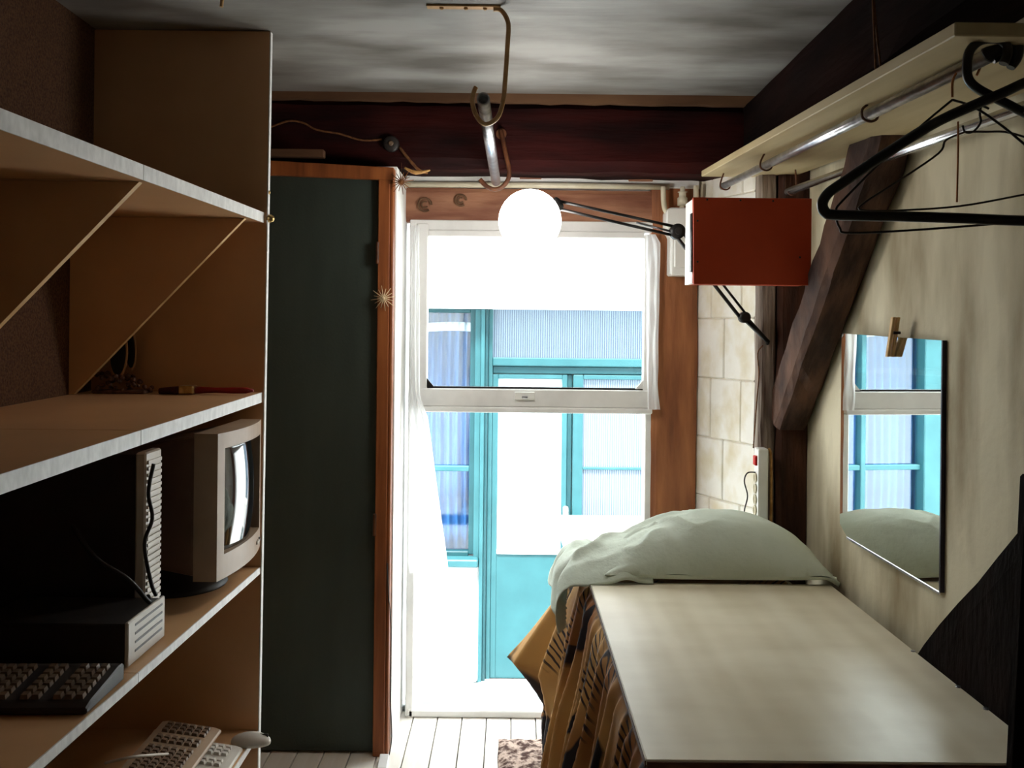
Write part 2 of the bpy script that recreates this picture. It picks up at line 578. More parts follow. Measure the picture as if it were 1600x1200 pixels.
def solid(o, t, offset=-1):
    md = o.modifiers.new('thickness', 'SOLIDIFY')
    md.thickness = t
    md.offset = offset
    return o


def tb(name, m, parent, pts, r, seg=8, sm=0):
    bm = bm_()
    tube(bm, spline(pts, sm) if sm else pts, r, seg)
    return obj(name, bm, m, parent)


# ================================================================ the room
XL, XR, ZC = -1.262, 1.07, 2.45
YW = 3.67                       # inner face of the window wall
BEAMY = 3.40

floor = thing('floor', (0, 1.2, 0))
floor['kind'] = 'structure'
bx('subfloor', 'subfloor', floor, XL - .1, XR + .1, -1.3, YW + .2, -.12, -.03)
pw = 0.098
n = int((XR - XL) / pw) + 1
pm = None
for i in range(n):
    x0 = XL + i * pw
    if pm is None:
        o = bx('plank', 'plank', floor, x0 + .002, x0 + pw - .002, -1.25, YW + .02, -.03, 0, .0015)
        pm = o
    else:
        c = pm.copy()
        C.objects.link(c)
        c.parent = floor
        c.location = (i * pw, 0, 0)

bm = bm_(); box(bm, XL - .2, XR + .2, -1.3, YW + .2, ZC, ZC + .12); struct('ceiling', bm, 'ceiling')
bm = bm_(); box(bm, XL - .15, XL, -1.3, YW + .2, -.1, ZC + .05); struct('wall_left', bm, 'hessian')
bm = bm_(); box(bm, XR, XR + .15, -1.3, YW + .2, -.1, ZC + .05); struct('wall_right', bm, 'plaster')
bm = bm_(); box(bm, XL - .15, XR + .15, -.85, -.7, -.1, ZC + .05); struct('wall_back', bm, 'pale_wall')  # unseen, made pale and set close behind the camera for bounce

# window wall: left pier, right pier, top
xo0 = -0.432                    # left side of the opening
xo1 = P(1088, 500, 3.62).x      # right side of the timber post
bm = bm_(); box(bm, XL - .1, xo0, YW, YW + .2, -.9, ZC + .2)
box(bm, xo0 - .1, xo0, 3.315, YW, 0, 2.16)
struct('wall_front_left', bm, 'white_wall')
bm = bm_(); box(bm, xo1, XR + .1, YW, YW + .2, -.9, ZC + .2); struct('wall_front_right', bm, 'white_wall')
bm = bm_(); box(bm, xo0, xo1, YW + .02, YW + .2, 2.10, ZC + .2); struct('wall_front_top', bm, 'white_wall')
bm = bm_(); box(bm, xo0, xo1, YW + .03, YW + .2, -.9, -.03); struct('wall_front_below', bm, 'outer_white')

# painted-block side of the window niche: a slanting wall of separate blocks
A = Vector((xo1, 3.62, 0)); Bq = Vector((P(1192, 500, 3.27).x, 3.27, 0))
d = (Bq - A).normalized(); nrm = Vector((-d.y, d.x, 0))
if nrm.x < 0:
    nrm = -nrm
L = (Bq - A).length
wj = thing('wall_niche', (A + Bq) / 2)
wj['kind'] = 'structure'
bm = bm_()
prism(bm, [A + nrm * .007, Bq + nrm * .007, Bq + nrm * .12, A + nrm * .12], (0, 0, 2.2))
obj('mortar', bm, 'mortar', wj)
h = 0.235
for r in range(10):
    z0 = -.03 + r * h
    cuts = [0, .17, L] if r % 2 == 0 else [0, .09, .27, L]
    for a, b in zip(cuts[:-1], cuts[1:]):
        bm = bm_()
        g = .0018
        off = nrm * (random.random() * .003)
        p0, p1 = A + d * (a + g) + off, A + d * (b - g) + off
        q0, q1 = p0 + nrm * .06, p1 + nrm * .06
        zz0, zz1 = max(0, z0 + g), min(2.2, z0 + h - g)
        hexa(bm, [v + Vector((0, 0, zz0)) for v in (p0, p1, q1, q0)] + [v + Vector((0, 0, zz1)) for v in (p0, p1, q1, q0)], .004)
        bmesh.ops.recalc_face_normals(bm, faces=bm.faces)
        obj('block', bm, 'brick', wj)

# main beam over the window, batten on top, boards under it
bm = bm_()
timber(bm, (XL, BEAMY + .11, 2.315), (XR, BEAMY + .11, 2.315 - .018), .27, .22, (0, 0, 1), 26, .007, 1)
tag(obj('ceiling_beam', bm, 'beam'), 'dark red-brown beam spanning the room above the window', 'beam')
bm = bm_()
vs = []
for i in range(40):
    x = XL + (XR - .15 - XL) * i / 39
    zb = 2.425 - .012 * i / 39 + noise.noise(Vector((i * .7, 3, 1))) * .006
    vs.append([bm.verts.new(q) for q in ((x, BEAMY - .03, zb), (x, BEAMY - .03, ZC), (x, BEAMY, ZC), (x, BEAMY, zb))])
for i in range(39):
    for k in range(4):
        bm.faces.new([vs[i][k], vs[i][(k + 1) % 4], vs[i + 1][(k + 1) % 4], vs[i + 1][k]])
bm.faces.new(vs[0]); bm.faces.new(vs[-1])
bmesh.ops.recalc_face_normals(bm, faces=bm.faces)
struct('trim_1', bm, 'brown_trim')
# dark wall plate along the right side under the ceiling
bm = bm_()
timber(bm, (.985, -1.25, 2.335), (.985, BEAMY + .02, 2.335), .23, .22, (1, 0, 0), 26, .008, 2)
tag(obj('wall_plate_beam', bm, 'beam_y'), 'dark beam running along the right wall above the hanging shelf', 'beam')
# white batten and conduit between beam and lintel
tr = thing('trim_2', (0.1, 3.62, 2.13)); tr['kind'] = 'structure'
bx('batten', 'white_paint', tr, xo0, xo1, 3.585, 3.665, 2.135, 2.215, .004)
bx('wood_block', 'lintel_wood', tr, P(982, 272, 3.58).x, P(1020, 272, 3.58).x, 3.575, 3.584, 2.16, 2.195, .002)
bx('wood_block', 'lintel_wood', tr, P(812, 272, 3.58).x, P(846, 272, 3.58).x, 3.575, 3.584, 2.165, 2.195, .002)
tb('conduit', 'cream_plastic', tr, [(xo0, 3.568, 2.137), (.2, 3.568, 2.139), (.62, 3.568, 2.137)], .012, 10)
# lintel
lt = thing('lintel_beam', (0.1, 3.63, 2.0), 'short carved brown lintel board above the window sash', 'lintel')
z0 = P(840, 348, 3.6).z; z1 = 2.132
bm = bm_(); timber(bm, (xo0 - .01, 3.64, (z0 + z1) / 2), (P(1034, 320, 3.6).x, 3.64, (z0 + z1) / 2 - .006), z1 - z0, .07, (0, 0, 1), 14, .004, 3)
obj('plank', bm, 'lintel_wood', lt)
for px, py, r in ((664, 320, .026), (720, 313, .022)):
    c = P(px, py, 3.595)
    bm = bm_()
    pts = [c + Vector((math.cos(a) * r, -.004, math.sin(a) * r)) for a in [k * 2 * PI / 14 for k in range(13)]]
    tube(bm, pts, .005, 6)
    pts = [c + Vector((math.cos(a) * r * .5, -.004, math.sin(a) * r * .5)) for a in [1 + k * 2 * PI / 12 for k in range(10)]]
    tube(bm, pts, .004, 6)
    obj('carved_knot', bm, 'brown_trim', lt)
# right-hand brown post of the window
x0, x1 = P(1016, 500, 3.6).x, P(1089, 500, 3.6).x
bm = bm_(); timber(bm, ((x0 + x1) / 2, 3.635, 0), ((x0 + x1) / 2 + .004, 3.635, 2.135), x1 - x0, .09, (1, 0, 0), 18, .006, 4)
tag(obj('window_post', bm, 'red_wood'), 'broad reddish-brown timber post right of the window sash', 'post')

# corner timbers at the end of the right wall
bm = bm_()
xa, xb = P(1189, 500, 3.24).x, P(1216, 500, 3.24).x
timber(bm, ((xa + xb) / 2, 3.30, 0), ((xa + xb) / 2 - .004, 3.30, 2.2), xb - xa, .10, (1, 0, 0), 18, .005, 5)
tag(obj('corner_post', bm, 'grey_timber'), 'narrow weathered grey post between white blocks and dark corner post', 'post')
bm = bm_()
timber(bm, (xb + .058, 3.29, 0), (xb + .058, 3.29, 2.2), .118, .12, (1, 0, 0), 18, .009, 6)
tag(obj('corner_post', bm, 'dark_post'), 'dark brown rough corner post behind the pillow', 'post')
bm = bm_()
timber(bm, (1.006, 3.262, 1.265), (1.006, 2.30, 2.235), .118, .15, (1, 0, 0), 20, .010, 7)
tag(obj('diagonal_brace', bm, 'brace'), 'rough diagonal timber brace rising from the corner post to the hanging shelf', 'brace')
bm = bm_()
a0, b0 = P(1440, 1018, 2.275), P(1600, 826, 1.82)
dv = (b0 - a0).normalized()
a1, b1 = a0 - dv * .30, b0 + dv * .9
perp = Vector((0, -dv.z, dv.y)) * -1
if perp.z > 0:
    perp = -perp
half = .15
timber(bm, Vector((1.053, a1.y, a1.z)) + perp * half, Vector((1.053, b1.y, b1.z)) + perp * half, .03, half * 2, (1, 0, 0), 16, .008, 8)
tag(obj('diagonal_brace', bm, 'near_black'), 'dark low diagonal brace on the right wall beside the bed', 'brace')
bm = bm_()
pa, pb = P(1577, 1182, 1.60), P(1598, 742, 1.60)
dz = (pb - pa) / (pb.z - pa.z)
p_bot = pa + dz * (0 - pa.z)
hexa(bm, [(p_bot.x, 1.585, 0), (p_bot.x + .22, 1.585, 0), (p_bot.x + .22, 1.612, 0), (p_bot.x, 1.612, 0),
          (pb.x, 1.585, pb.z), (pb.x + .16, 1.585, pb.z + .02), (pb.x + .16, 1.612, pb.z + .02), (pb.x, 1.612, pb.z)], .004)
tag(obj('upright_plank', bm, 'near_black'), 'nearly black upright plank at the foot of the bed', 'plank')

# ---------------------------------------------------------------- closet door on the left of the window
dr = thing('door_1', (-.82, 3.28, 0)); dr['kind'] = 'structure'
xp = P(588, 700, 3.28).x; xq = P(611, 700, 3.27).x
ztop = P(500, 272, 3.28).z
bx('door_leaf', 'green_door', dr, XL, xp + .004, 3.285, 3.315, .01, ztop + .005, .002)
bm = bm_()
hexa(bm, [(XL, 3.262, ztop + .004), (xq, 3.262, ztop - .022), (xq, 3.315, ztop - .022), (XL, 3.315, ztop + .004),
          (XL, 3.262, ztop + .062), (xq, 3.262, ztop + .024), (xq, 3.315, ztop + .024), (XL, 3.315, ztop + .062)], .002)
obj('top_rail', bm, 'frame_wood', dr)
bx('frame_post', 'frame_wood', dr, xp, xq - .012, 3.262, 3.32, 0, ztop - .02, .003)
bx('frame_bead', 'frame_wood', dr, xq - .012, xq, 3.268, 3.32, 0, ztop - .02, .003)
bx('upper_board', 'brown_trim', dr, XL, P(505, 240, 3.27).x, 3.272, 3.31, ztop + .062, ztop + .09, .002)
for py in (395, 820):
    zz = P(586, py, 3.26).z
    bm = bm_(); lathe(bm, [(.006, -.04), (.0065, -.036), (.0065, .036), (.006, .04)], (xp, 3.257, zz), 'Z', 10)
    obj('hinge', bm, 'dark_hook', dr)

# ---------------------------------------------------------------- window sash
w = thing('window_1', (0.08, 3.62, 0)); w['kind'] = 'structure'
X = lambda px, Y=3.62: P(px, 500, Y).x
Z = lambda py, Y=3.62, px=840: P(px, py, Y).z
bx('frame_stile', 'white_paint', w, X(640), X(652), 3.60, 3.68, .0, Z(350), .004)
bx('frame_stile', 'white_paint', w, X(1008), X(1022), 3.60, 3.68, .0, Z(366), .004)
bx('head_rail', 'white_paint', w, X(640), X(1022), 3.602, 3.675, Z(362), Z(346), .003)
sash = thing('sash', (0, 0, 0)); sash.parent = w; sash.location = (0, 0, 0); BASE[sash.name] = BASE[w.name]
bx('sash_stile', 'white_paint', sash, X(652), X(669), 3.585, 3.63, Z(614), Z(352), .004)
bx('sash_stile', 'white_paint', sash, X(1004), X(1016), 3.585, 3.63, Z(630), Z(366), .004)
bx('sash_rail', 'white_paint', sash, X(669), X(1004), 3.59, 3.628, Z(372), Z(362), .003)
bm = bm_()
zl0, zl1 = P(650, 634, 3.6).z, P(650, 606, 3.6).z
box(bm, X(652), X(1016), 3.58, 3.63, zl0, zl1, .004)
obj('meeting_rail', bm, 'white_paint', sash)
bx('sill_rail', 'white_paint', sash, X(650), X(1018), 3.57, 3.64, zl0 - .022, zl0, .006, 2)
bx('dark_gap_strip', 'black_plastic', sash, X(669), X(1004), 3.598, 3.612, zl1, zl1 + .008)  # black strip standing in for the dark gap above the rail
bx('pane', 'glass', sash, X(669), X(1004), 3.603, 3.608, zl1 + .008, Z(372))
for px, s in ((669, 1), (1004, -1)):
    bm = bm_(); prism(bm, [(X(px), 3.59, zl1 + .005), (X(px) + s * .03, 3.59, zl1 + .005), (X(px), 3.59, zl1 + .04)], (0, .012, 0))
    obj('gap_corner', bm, 'black_plastic' if s > 0 else 'white_paint', sash)  # left one black, for the dark corner of the gap
c = P(820, 620, 3.575)
la = bx('latch', 'white_plastic', sash, c.x - .04, c.x + .04, 3.568, 3.581, c.z - .012, c.z + .02, .003)
bx('latch_lever', 'steel', la, c.x - .012, c.x + .012, 3.560, 3.569, c.z - .006, c.z + .004, .002)
h0, h1 = P(652, 460, 3.58), P(652, 502, 3.58)
tb('pull_handle', 'cream_plastic', sash, [h0 + Vector((.008, .006, 0)), h0 + Vector((-.012, -.01, 0)), h0 + Vector((-.014, -.012, -.02)),
                                         h1 + Vector((-.014, -.012, .02)), h1 + Vector((-.012, -.01, 0)), h1 + Vector((.008, .006, 0))], .004, 6, 3)
bx('threshold', 'ledge', w, xo0, xo1, 3.66, YW + .22, -.03, .022, .004)
bx('inner_sill', 'white_paint', w, xo0 + .03, X(1010), 3.60, 3.665, 0, .03, .005)


# curtains
def translucent(name, col, fac):
    m = bpy.data.materials.new(name)
    m.use_nodes = True
    nt = m.node_tree
    nt.nodes.remove(nt.nodes['Principled BSDF'])
    d_ = nt.nodes.new('ShaderNodeBsdfDiffuse')
    t_ = nt.nodes.new('ShaderNodeBsdfTranslucent')
    d_.inputs[0].default_value = col
    t_.inputs[0].default_value = col
    x = nt.nodes.new('ShaderNodeMixShader')
    x.inputs[0].default_value = fac
    nt.links.new(d_.outputs[0], x.inputs[1])
    nt.links.new(t_.outputs[0], x.inputs[2])
    nt.links.new(x.outputs[0], nt.nodes['Material Output'].inputs[0])
    return m


M['sheer'] = translucent('sheer_white_cloth', (.92, .92, .92, 1), .55)


def cloth(name, L_, R_, label, folds, amp, th=0, m='sheer', y0=3.53, nu=26, nv=60, seed=0):
    """L_, R_: lists of (py, px) giving the left and right outline in the photo at depth y0"""
    def at(tab, py):
        for (a, xa_), (b, xb_) in zip(tab[:-1], tab[1:]):
            if a <= py <= b:
                return xa_ + (xb_ - xa_) * (py - a) / (b - a)
        return tab[-1][1]
    t0, t1 = L_[0][0], L_[-1][0]

    def fn(u, v):
        py = t0 + (t1 - t0) * v
        px = at(L_, py) * (1 - u) + at(R_, py) * u
        q = P(px, py, y0)
        q.y += amp * math.sin(u * folds * 2 * PI + 1.3 * noise.noise(Vector((u * 3, v * 4, seed)))) * (.35 + .65 * v)
        q.y += .012 * noise.noise(Vector((u * 4, v * 6, seed + 9)))
        return q
    bm = bm_()
    grid(bm, fn, nu, nv)
    o = obj(name, bm, m)
    if th:
        solid(o, th)
    return o


o = cloth('curtain', [(352, 640), (640, 640), (880, 638), (896, 640)], [(352, 655), (620, 656), (650, 668), (885, 700), (896, 701)],
          '', 2.5, .016, y0=3.545, seed=1)
tag(o, 'long white curtain gathered at the left side of the window', 'curtain')
o = cloth('curtain', [(366, 1010), (520, 1010), (640, 1012)], [(366, 1024), (380, 1032), (520, 1029), (600, 1028), (646, 1032)], '', 1.5, .008, y0=3.555, nu=14, seed=4)
tag(o, 'narrow ragged white curtain strip on the right side of the sash', 'curtain')

# ---------------------------------------------------------------- outside
GZ = P(840, 1064, 5.8).z
YF = 5.8
FX = lambda px: P(px, 650, YF).x
FZ = lambda py: P(840, py, YF).z
bm = bm_(); box(bm, -6, 6, YW + .2, 9, GZ - .2, GZ); o = struct('ground', bm, 'paving')
fa = thing('house_facade', (0.2, YF, GZ), 'white house front with turquoise door and windows across the alley', 'house')
zt = FZ(484)
XWL = -1.33
bm = bm_()
box(bm, -6, XWL, YF, YF + .3, GZ, zt + .1)
box(bm, XWL, FX(742), YF, YF + .3, GZ, FZ(880))
box(bm, 1.75, 6, YF, YF + .3, GZ, zt + .1)
obj('wall', bm, 'outer_white', fa)
bx('upper_wall', 'outer_white', fa, -6, 6, YF - .16, YF + .3, zt, 4.6, .01)
bx('plinth', 'outer_white', fa, -3, FX(752), YF - .06, YF, GZ, FZ(881), .03, 3)
bx('back_wall', 'pale_wall', fa, -1, 1.8, YF + .35, YF + .4, GZ, zt + .1)
# left window
wi = bx('window', 'turq', fa, XWL, XWL + .15, YF - .06, YF + .05, FZ(872), zt, .006)
bx('stile', 'turq_dark', wi, FX(734), FX(743), YF - .02, YF + .05, FZ(866), zt, .004)
bx('mullion', 'turq', wi, -.775, -.742, YF - .03, YF + .05, FZ(866), zt, .004)
for xa, xb in ((XWL + .15, -.775), (-.742, FX(734))):
    bx('head', 'turq_dark', wi, xa, xb, YF - .02, YF + .05, FZ(490), zt, .004)
    bx('glazing_bar', 'turq', wi, xa, xb, YF - .02, YF + .02, FZ(737), FZ(729), .003)
    bx('bottom_rail', 'turq_dark', wi, xa, xb, YF - .02, YF + .05, FZ(870), FZ(862), .003)
    bx('pane', 'glass_out', wi, xa, xb, YF + .02, YF + .026, FZ(729), FZ(490))
    bx('pane', 'glass_out', wi, xa, xb, YF + .02, YF + .026, FZ(862), FZ(737))
bx('sill', 'turq', wi, XWL - .03, FX(750), YF - .12, YF, FZ(881), FZ(869), .008)
# door post, transom, double door
po = thing('door_frame', (0, 0, 0)); po.parent = fa; po.location = (0, 0, 0); BASE[po.name] = BASE[fa.name]
for k, (a, b, dy) in enumerate(((742, 751, .02), (751, 757, .05), (757, 762, .035), (762, 769, .0))):
    bx('post_moulding', 'turq' if k != 2 else 'turq_dark', po, FX(a), FX(b), YF - .02 - dy, YF + .08, GZ, zt, .004)
bx('transom_rail', 'turq', po, FX(769), 1.75, YF - .03, YF + .06, FZ(572), FZ(559), .006)
bx('transom_rail', 'turq_dark', po, FX(769), 1.75, YF - .01, YF + .06, FZ(584), FZ(572), .006)
tp = bx('transom_pane', 'frost', fa, FX(769), 1.75, YF + .01, YF + .02, FZ(560), zt)
d1 = thing('door_leaf', (0, 0, 0)); d1.parent = fa; d1.location = (0, 0, 0); BASE[d1.name] = BASE[fa.name]
bx('door_stile', 'turq', d1, FX(769), FX(778), YF - .005, YF + .04, FZ(1060), FZ(585), .004)
bx('door_stile', 'turq', d1, FX(878), FX(886), YF - .005, YF + .04, FZ(1060), FZ(585), .004)
bx('door_head', 'turq', d1, FX(778), FX(878), YF - .005, YF + .04, FZ(592), FZ(585), .004)
bx('door_pane', 'sky_pane', d1, FX(778), FX(878), YF + .012, YF + .02, FZ(859), FZ(592))
bx('glazing_bead', 'white_paint', d1, FX(778), FX(878), YF - .012, YF + .02, FZ(866), FZ(859), .003)
bx('door_panel', 'turq', d1, FX(778), FX(878), YF + .0, YF + .03, FZ(1060), FZ(866), .002)
bx('door_knob', 'white_plastic', d1, FX(881), FX(889), YF - .05, YF + .0, FZ(806), FZ(790), .01, 2)
d2 = thing('door_leaf', (0, 0, 0)); d2.parent = fa; d2.location = (0, 0, 0); BASE[d2.name] = BASE[fa.name]
bx('door_stile', 'turq_dark', d2, FX(886), FX(894), YF + .01, YF + .05, FZ(1060), FZ(585), .004)
bx('door_stile', 'turq', d2, FX(895), FX(911), YF - .01, YF + .05, FZ(1060), FZ(585), .006)
bx('door_stile', 'turq', d2, FX(1012), FX(1030), YF - .01, YF + .05, FZ(1060), FZ(585), .006)
bx('door_head', 'turq', d2, FX(911), FX(1012), YF - .01, YF + .05, FZ(592), FZ(585), .004)
bx('glazing_bar', 'turq', d2, FX(911), FX(1012), YF - .005, YF + .03, FZ(733), FZ(729), .002)
bx('door_pane', 'frost', d2, FX(911), FX(1012), YF + .012, YF + .02, FZ(866), FZ(592))
bx('door_panel', 'turq', d2, FX(911), FX(1012), YF + .0, YF + .03, FZ(1060), FZ(866), .002)
bx('wall_infill', 'outer_white', fa, FX(1030), 1.75, YF, YF + .1, GZ, FZ(585))
bx('door_step', 'outer_white', fa, FX(752), FX(1060), YF - .14, YF - .01, GZ, FZ(1060), .006)


def blue(u, v):
    x = XWL + .05 + (FX(745) - XWL - .05) * u
    z = FZ(870) + (FZ(482) - FZ(870)) * v
    return Vector((x, YF + .12 + .02 * math.sin(u * 19 * 2 * PI + math.sin(v * 3)), z))


bm = bm_(); grid(bm, blue, 200, 12)
cu = obj('curtain', bm, 'blue_cloth'); solid(cu, .003)
tag(cu, 'blue checked curtain behind the turquoise window across the alley', 'curtain')
bm = bm_()


def val(u, v):
    x = XWL + .1 + (FX(736) - XWL - .1) * u
    z = FZ(520) + (FZ(506) - FZ(520)) * v + .008 * math.sin(u * 9)
    return Vector((x, YF + .085 + .008 * math.sin(u * 22 * 2 * PI), z))


grid(bm, val, 200, 3)
va = obj('valance', bm, 'sheet', cu); solid(va, .003)

# ================================================================ shelving on the left
sh = thing('shelving_unit', (-1.0, 2.0, 0), 'tan shelving unit with pale edges along the left wall', 'shelf')
xf = -.748
YE = 2.69


def shelf(name, ya, za, yb, zb, th, extend=.6):
    """shelf top passes through (ya, za) at the far end and (yb, zb) nearer; runs on to y = extend"""
    sl = (zb - za) / (yb - ya)
    zz = lambda y: za + sl * (y - ya)
    cuts = [extend, 1.81, ya]
    for i in range(2):
        y0, y1 = cuts[i] + (.003 if i else 0), cuts[i + 1]
        bm = bm_()
        hexa(bm, [(XL, y0, zz(y0) - th), (xf - .003, y0, zz(y0) - th), (xf - .003, y1, zz(y1) - th), (XL, y1, zz(y1) - th),
                  (XL, y0, zz(y0)), (xf - .003, y0, zz(y0)), (xf - .003, y1, zz(y1)), (XL, y1, zz(y1))])
        s_ = obj(name, bm, 'shelf', sh)
        bm = bm_()
        hexa(bm, [(xf - .003, y0, zz(y0) - th), (xf, y0, zz(y0) - th), (xf, y1, zz(y1) - th), (xf - .003, y1, zz(y1) - th),
                  (xf - .003, y0, zz(y0)), (xf, y0, zz(y0)), (xf, y1, zz(y1)), (xf - .003, y1, zz(y1))])
        obj('edge_strip', bm, 'edge', s_)
    return zz


z_up = shelf('shelf_board', YE, P(408, 332, YE).z, 1.31, P(0, 170, 1.31).z, .031)
z_mid = shelf('shelf_board', YE, P(408, 613, YE).z, 1.31, P(0, 742, 1.31).z, .030)
z_low = shelf('shelf_board', YE, P(408, 886, YE).z, 1.45, P(75, 1178, 1.45).z, .020)
zb_ = P(405, 1168, 2.58).z
z_bot = shelf('shelf_board', YE, zb_, 1.31, zb_, .020)
bm = bm_()
pt, pb_ = P(418, 66, YE), P(408, 1190, YE)
hexa(bm, [(XL, YE, 0), (xf - .004, YE, 0), (xf - .004, YE + .018, 0), (XL, YE + .018, 0),
          (XL, YE, ZC - .003), (xf + .012, YE, ZC - .003), (xf + .012, YE + .018, ZC - .003), (XL, YE + .018, ZC - .003)])
ep = obj('end_panel', bm, 'shelf', sh)
bm = bm_()
hexa(bm, [(xf - .004, YE - .001, 0), (xf - .001, YE - .001, 0), (xf - .001, YE + .019, 0), (xf - .004, YE + .019, 0),
          (xf + .012, YE - .001, ZC - .004), (xf + .015, YE - .001, ZC - .004), (xf + .015, YE + .019, ZC - .004), (xf + .012, YE + .019, ZC - .004)])
obj('edge_strip', bm, 'edge', ep)
bx('end_panel', 'shelf', sh, XL, xf, .58, .598, 0, ZC - .003)
for yb in (2.55, 1.83):
    bm = bm_()
    zu = z_up(yb) - .032
    zm = z_mid(yb) + .001
    prism(bm, [(XL + .002, yb, zu), (xf - .02, yb, zu), (xf - .03, yb, zu - .012), (XL + .012, yb, zm), (XL + .002, yb, zm)], (0, .015, 0))
    br = obj('bracket', bm, 'shelf', sh)
    bm = bm_()
    prism(bm, [(xf - .02, yb - .001, zu), (xf - .03, yb - .001, zu - .012), (XL + .012, yb - .001, zm), (XL + .016, yb - .001, zm), (xf - .026, yb - .001, zu - .010), (xf - .016, yb - .001, zu)], (0, .0165, 0))
    obj('edge_strip', bm, 'raw_wood', br)
c = P(417, 341, YE)
bm = bm_(); lathe(bm, [(.004, 0), (.011, .002), (.013, .012), (.009, .02), (.003, .023)], (xf + .006, YE + .008, c.z), 'X', 12)
obj('peg', bm, 'brass', sh)
c = P(417, 300, YE)
bm = bm_(); lathe(bm, [(.002, 0), (.006, .002), (.006, .008), (.002, .010)], (xf + .006, YE + .008, c.z), 'X', 10)
obj('peg', bm, 'brass', sh)

# paint brush on the middle shelf
zs = z_mid(2.6)
c = P(250, 604, 2.6)
xa, xb_, xc, xd = P(250, 604, 2.6).x, P(282, 604, 2.6).x, P(306, 604, 2.6).x, P(396, 604, 2.6).x
pb2 = thing('paint_brush', ((xa + xd) / 2, 2.6, zs), 'flat paint brush with red handle lying on the middle shelf', 'brush')
bm = bm_(); hexa(bm, [(xa, 2.585, zs + .001), (xb_, 2.58, zs + .001), (xb_, 2.62, zs + .001), (xa, 2.615, zs + .001),
                      (xa, 2.585, zs + .018), (xb_, 2.58, zs + .024), (xb_, 2.62, zs + .024), (xa, 2.615, zs + .018)], .003)
obj('bristles', bm, 'bristle', pb2)
bx('ferrule', 'brass', pb2, xb_, xc, 2.578, 2.622, zs + .001, zs + .026, .004)
bm = bm_()
xs = [xc, xc + .02, xc + .06, xc + .11, xd - .02, xd]
tube(bm, [(x, 2.6, zs + .013) for x in xs], [.012, .010, .008, .0095, .009, .004], 10)
obj('handle', bm, 'red_handle', pb2)

# ornament with two tall dark ovals
og = thing('ornament', (P(190, 610, 2.62).x, 2.62, zs), 'small ornament with two tall dark ovals on a knobbly base', 'ornament')
for (px, py, rx, rz, yy, th) in ((184, 552, 12, 34, 2.615, .02), (203, 545, 7, 30, 2.635, -.05)):
    for sc, dy, m_, nm in ((1.16, .004, 'shelf', 'oval_rim'), (1.0, 0, 'black_plastic', 'oval')):
        c = P(px, py, yy)
        bm = bm_()
        poly = [c + Vector((math.cos(a) * rx * sc * .00187 + math.sin(a) * rz * th * .00187, dy, math.sin(a) * rz * sc * .00187)) for a in [k * 2 * PI / 28 for k in range(28)]]
        prism(bm, poly, (0, .006, 0))
        obj(nm, bm, m_, og)
bm = bm_()
for k in range(46):
    px = random.uniform(148, 238)
    hmax = 30 if px < 215 else 22
    q = P(px, 600, random.uniform(2.59, 2.655))
    q.z = zs + random.uniform(.006, hmax * .00187)
    r = random.uniform(.005, .011)
    bmesh.ops.create_icosphere(bm, subdivisions=1, radius=r, matrix=Matrix.Translation(q))
for f in bm.faces:
    f.smooth = True
o = obj('beads', bm, 'ornament', og); o['kind'] = 'stuff'
bx('base', 'ornament', og, P(150, 600, 2.62).x, P(232, 600, 2.62).x, 2.59, 2.655, zs, zs + .01, .003)

# CRT monitor
zl = z_low(2.48)
mo = thing('crt_monitor', (-.93, 2.48, zl), 'beige tube monitor on the shelf facing the room', 'monitor')
y0, y1 = 2.27, 2.66
zb0, zt0 = zl + .068, zl + .068 + .375
xm = -.742
bm = bm_()                                           # housing tapering to the wall
hexa(bm, [(-1.14, y0 + .07, zb0 + .05), (xm - .055, y0 + .006, zb0 + .006), (xm - .055, y1 - .006, zb0 + .006), (-1.14, y1 - .07, zb0 + .05),
          (-1.14, y0 + .07, zt0 - .07), (xm - .055, y0 + .006, zt0 - .006), (xm - .055, y1 - .006, zt0 - .006), (-1.14, y1 - .07, zt0 - .07)], .015, 2)
obj('housing', bm, 'housing', mo)
bm = bm_()                                           # bezel ring with bulged front
iy0, iy1, iz0, iz1 = y0 + .035, y1 - .035, zb0 + .062, zt0 - .04


def bul(y, z):
    t = (y - (y0 + y1) / 2) / ((y1 - y0) / 2)
    return xm + .022 * (1 - t * t)


N = 14
ys = [y0 + (y1 - y0) * k / N for k in range(N + 1)]


def strip(bm, ya, yb, za, zb):
    ks = [ya + (yb - ya) * k / N for k in range(N + 1)]
    rows = []
    for y in ks:
        f_ = bul(y, 0)
        rows.append([bm.verts.new(q) for q in ((f_, y, za), (f_, y, zb), (xm - .06, y, zb), (xm - .06, y, za))])
    for a, b in zip(rows[:-1], rows[1:]):
        for k in range(4):
            f = bm.faces.new([a[k], a[(k + 1) % 4], b[(k + 1) % 4], b[k]])
            f.smooth = False
    bm.faces.new(rows[0]); bm.faces.new(rows[-1])


strip(bm, y0, y1, zb0, iz0)
strip(bm, y0, y1, iz1, zt0)
strip(bm, y0, iy0, iz0, iz1)
strip(bm, iy1, y1, iz0, iz1)
bmesh.ops.recalc_face_normals(bm, faces=bm.faces)
be = obj('bezel', bm, 'beige_plastic', mo)
bm = bm_()


def scr(u, v):
    y = iy0 - .004 + (iy1 - iy0 + .008) * u
    z = iz0 - .004 + (iz1 - iz0 + .008) * v
    a, b = 2 * u - 1, 2 * v - 1
    return Vector((xm - .030 + .040 * (1 - a * a) + .012 * (1 - b * b), y, z))


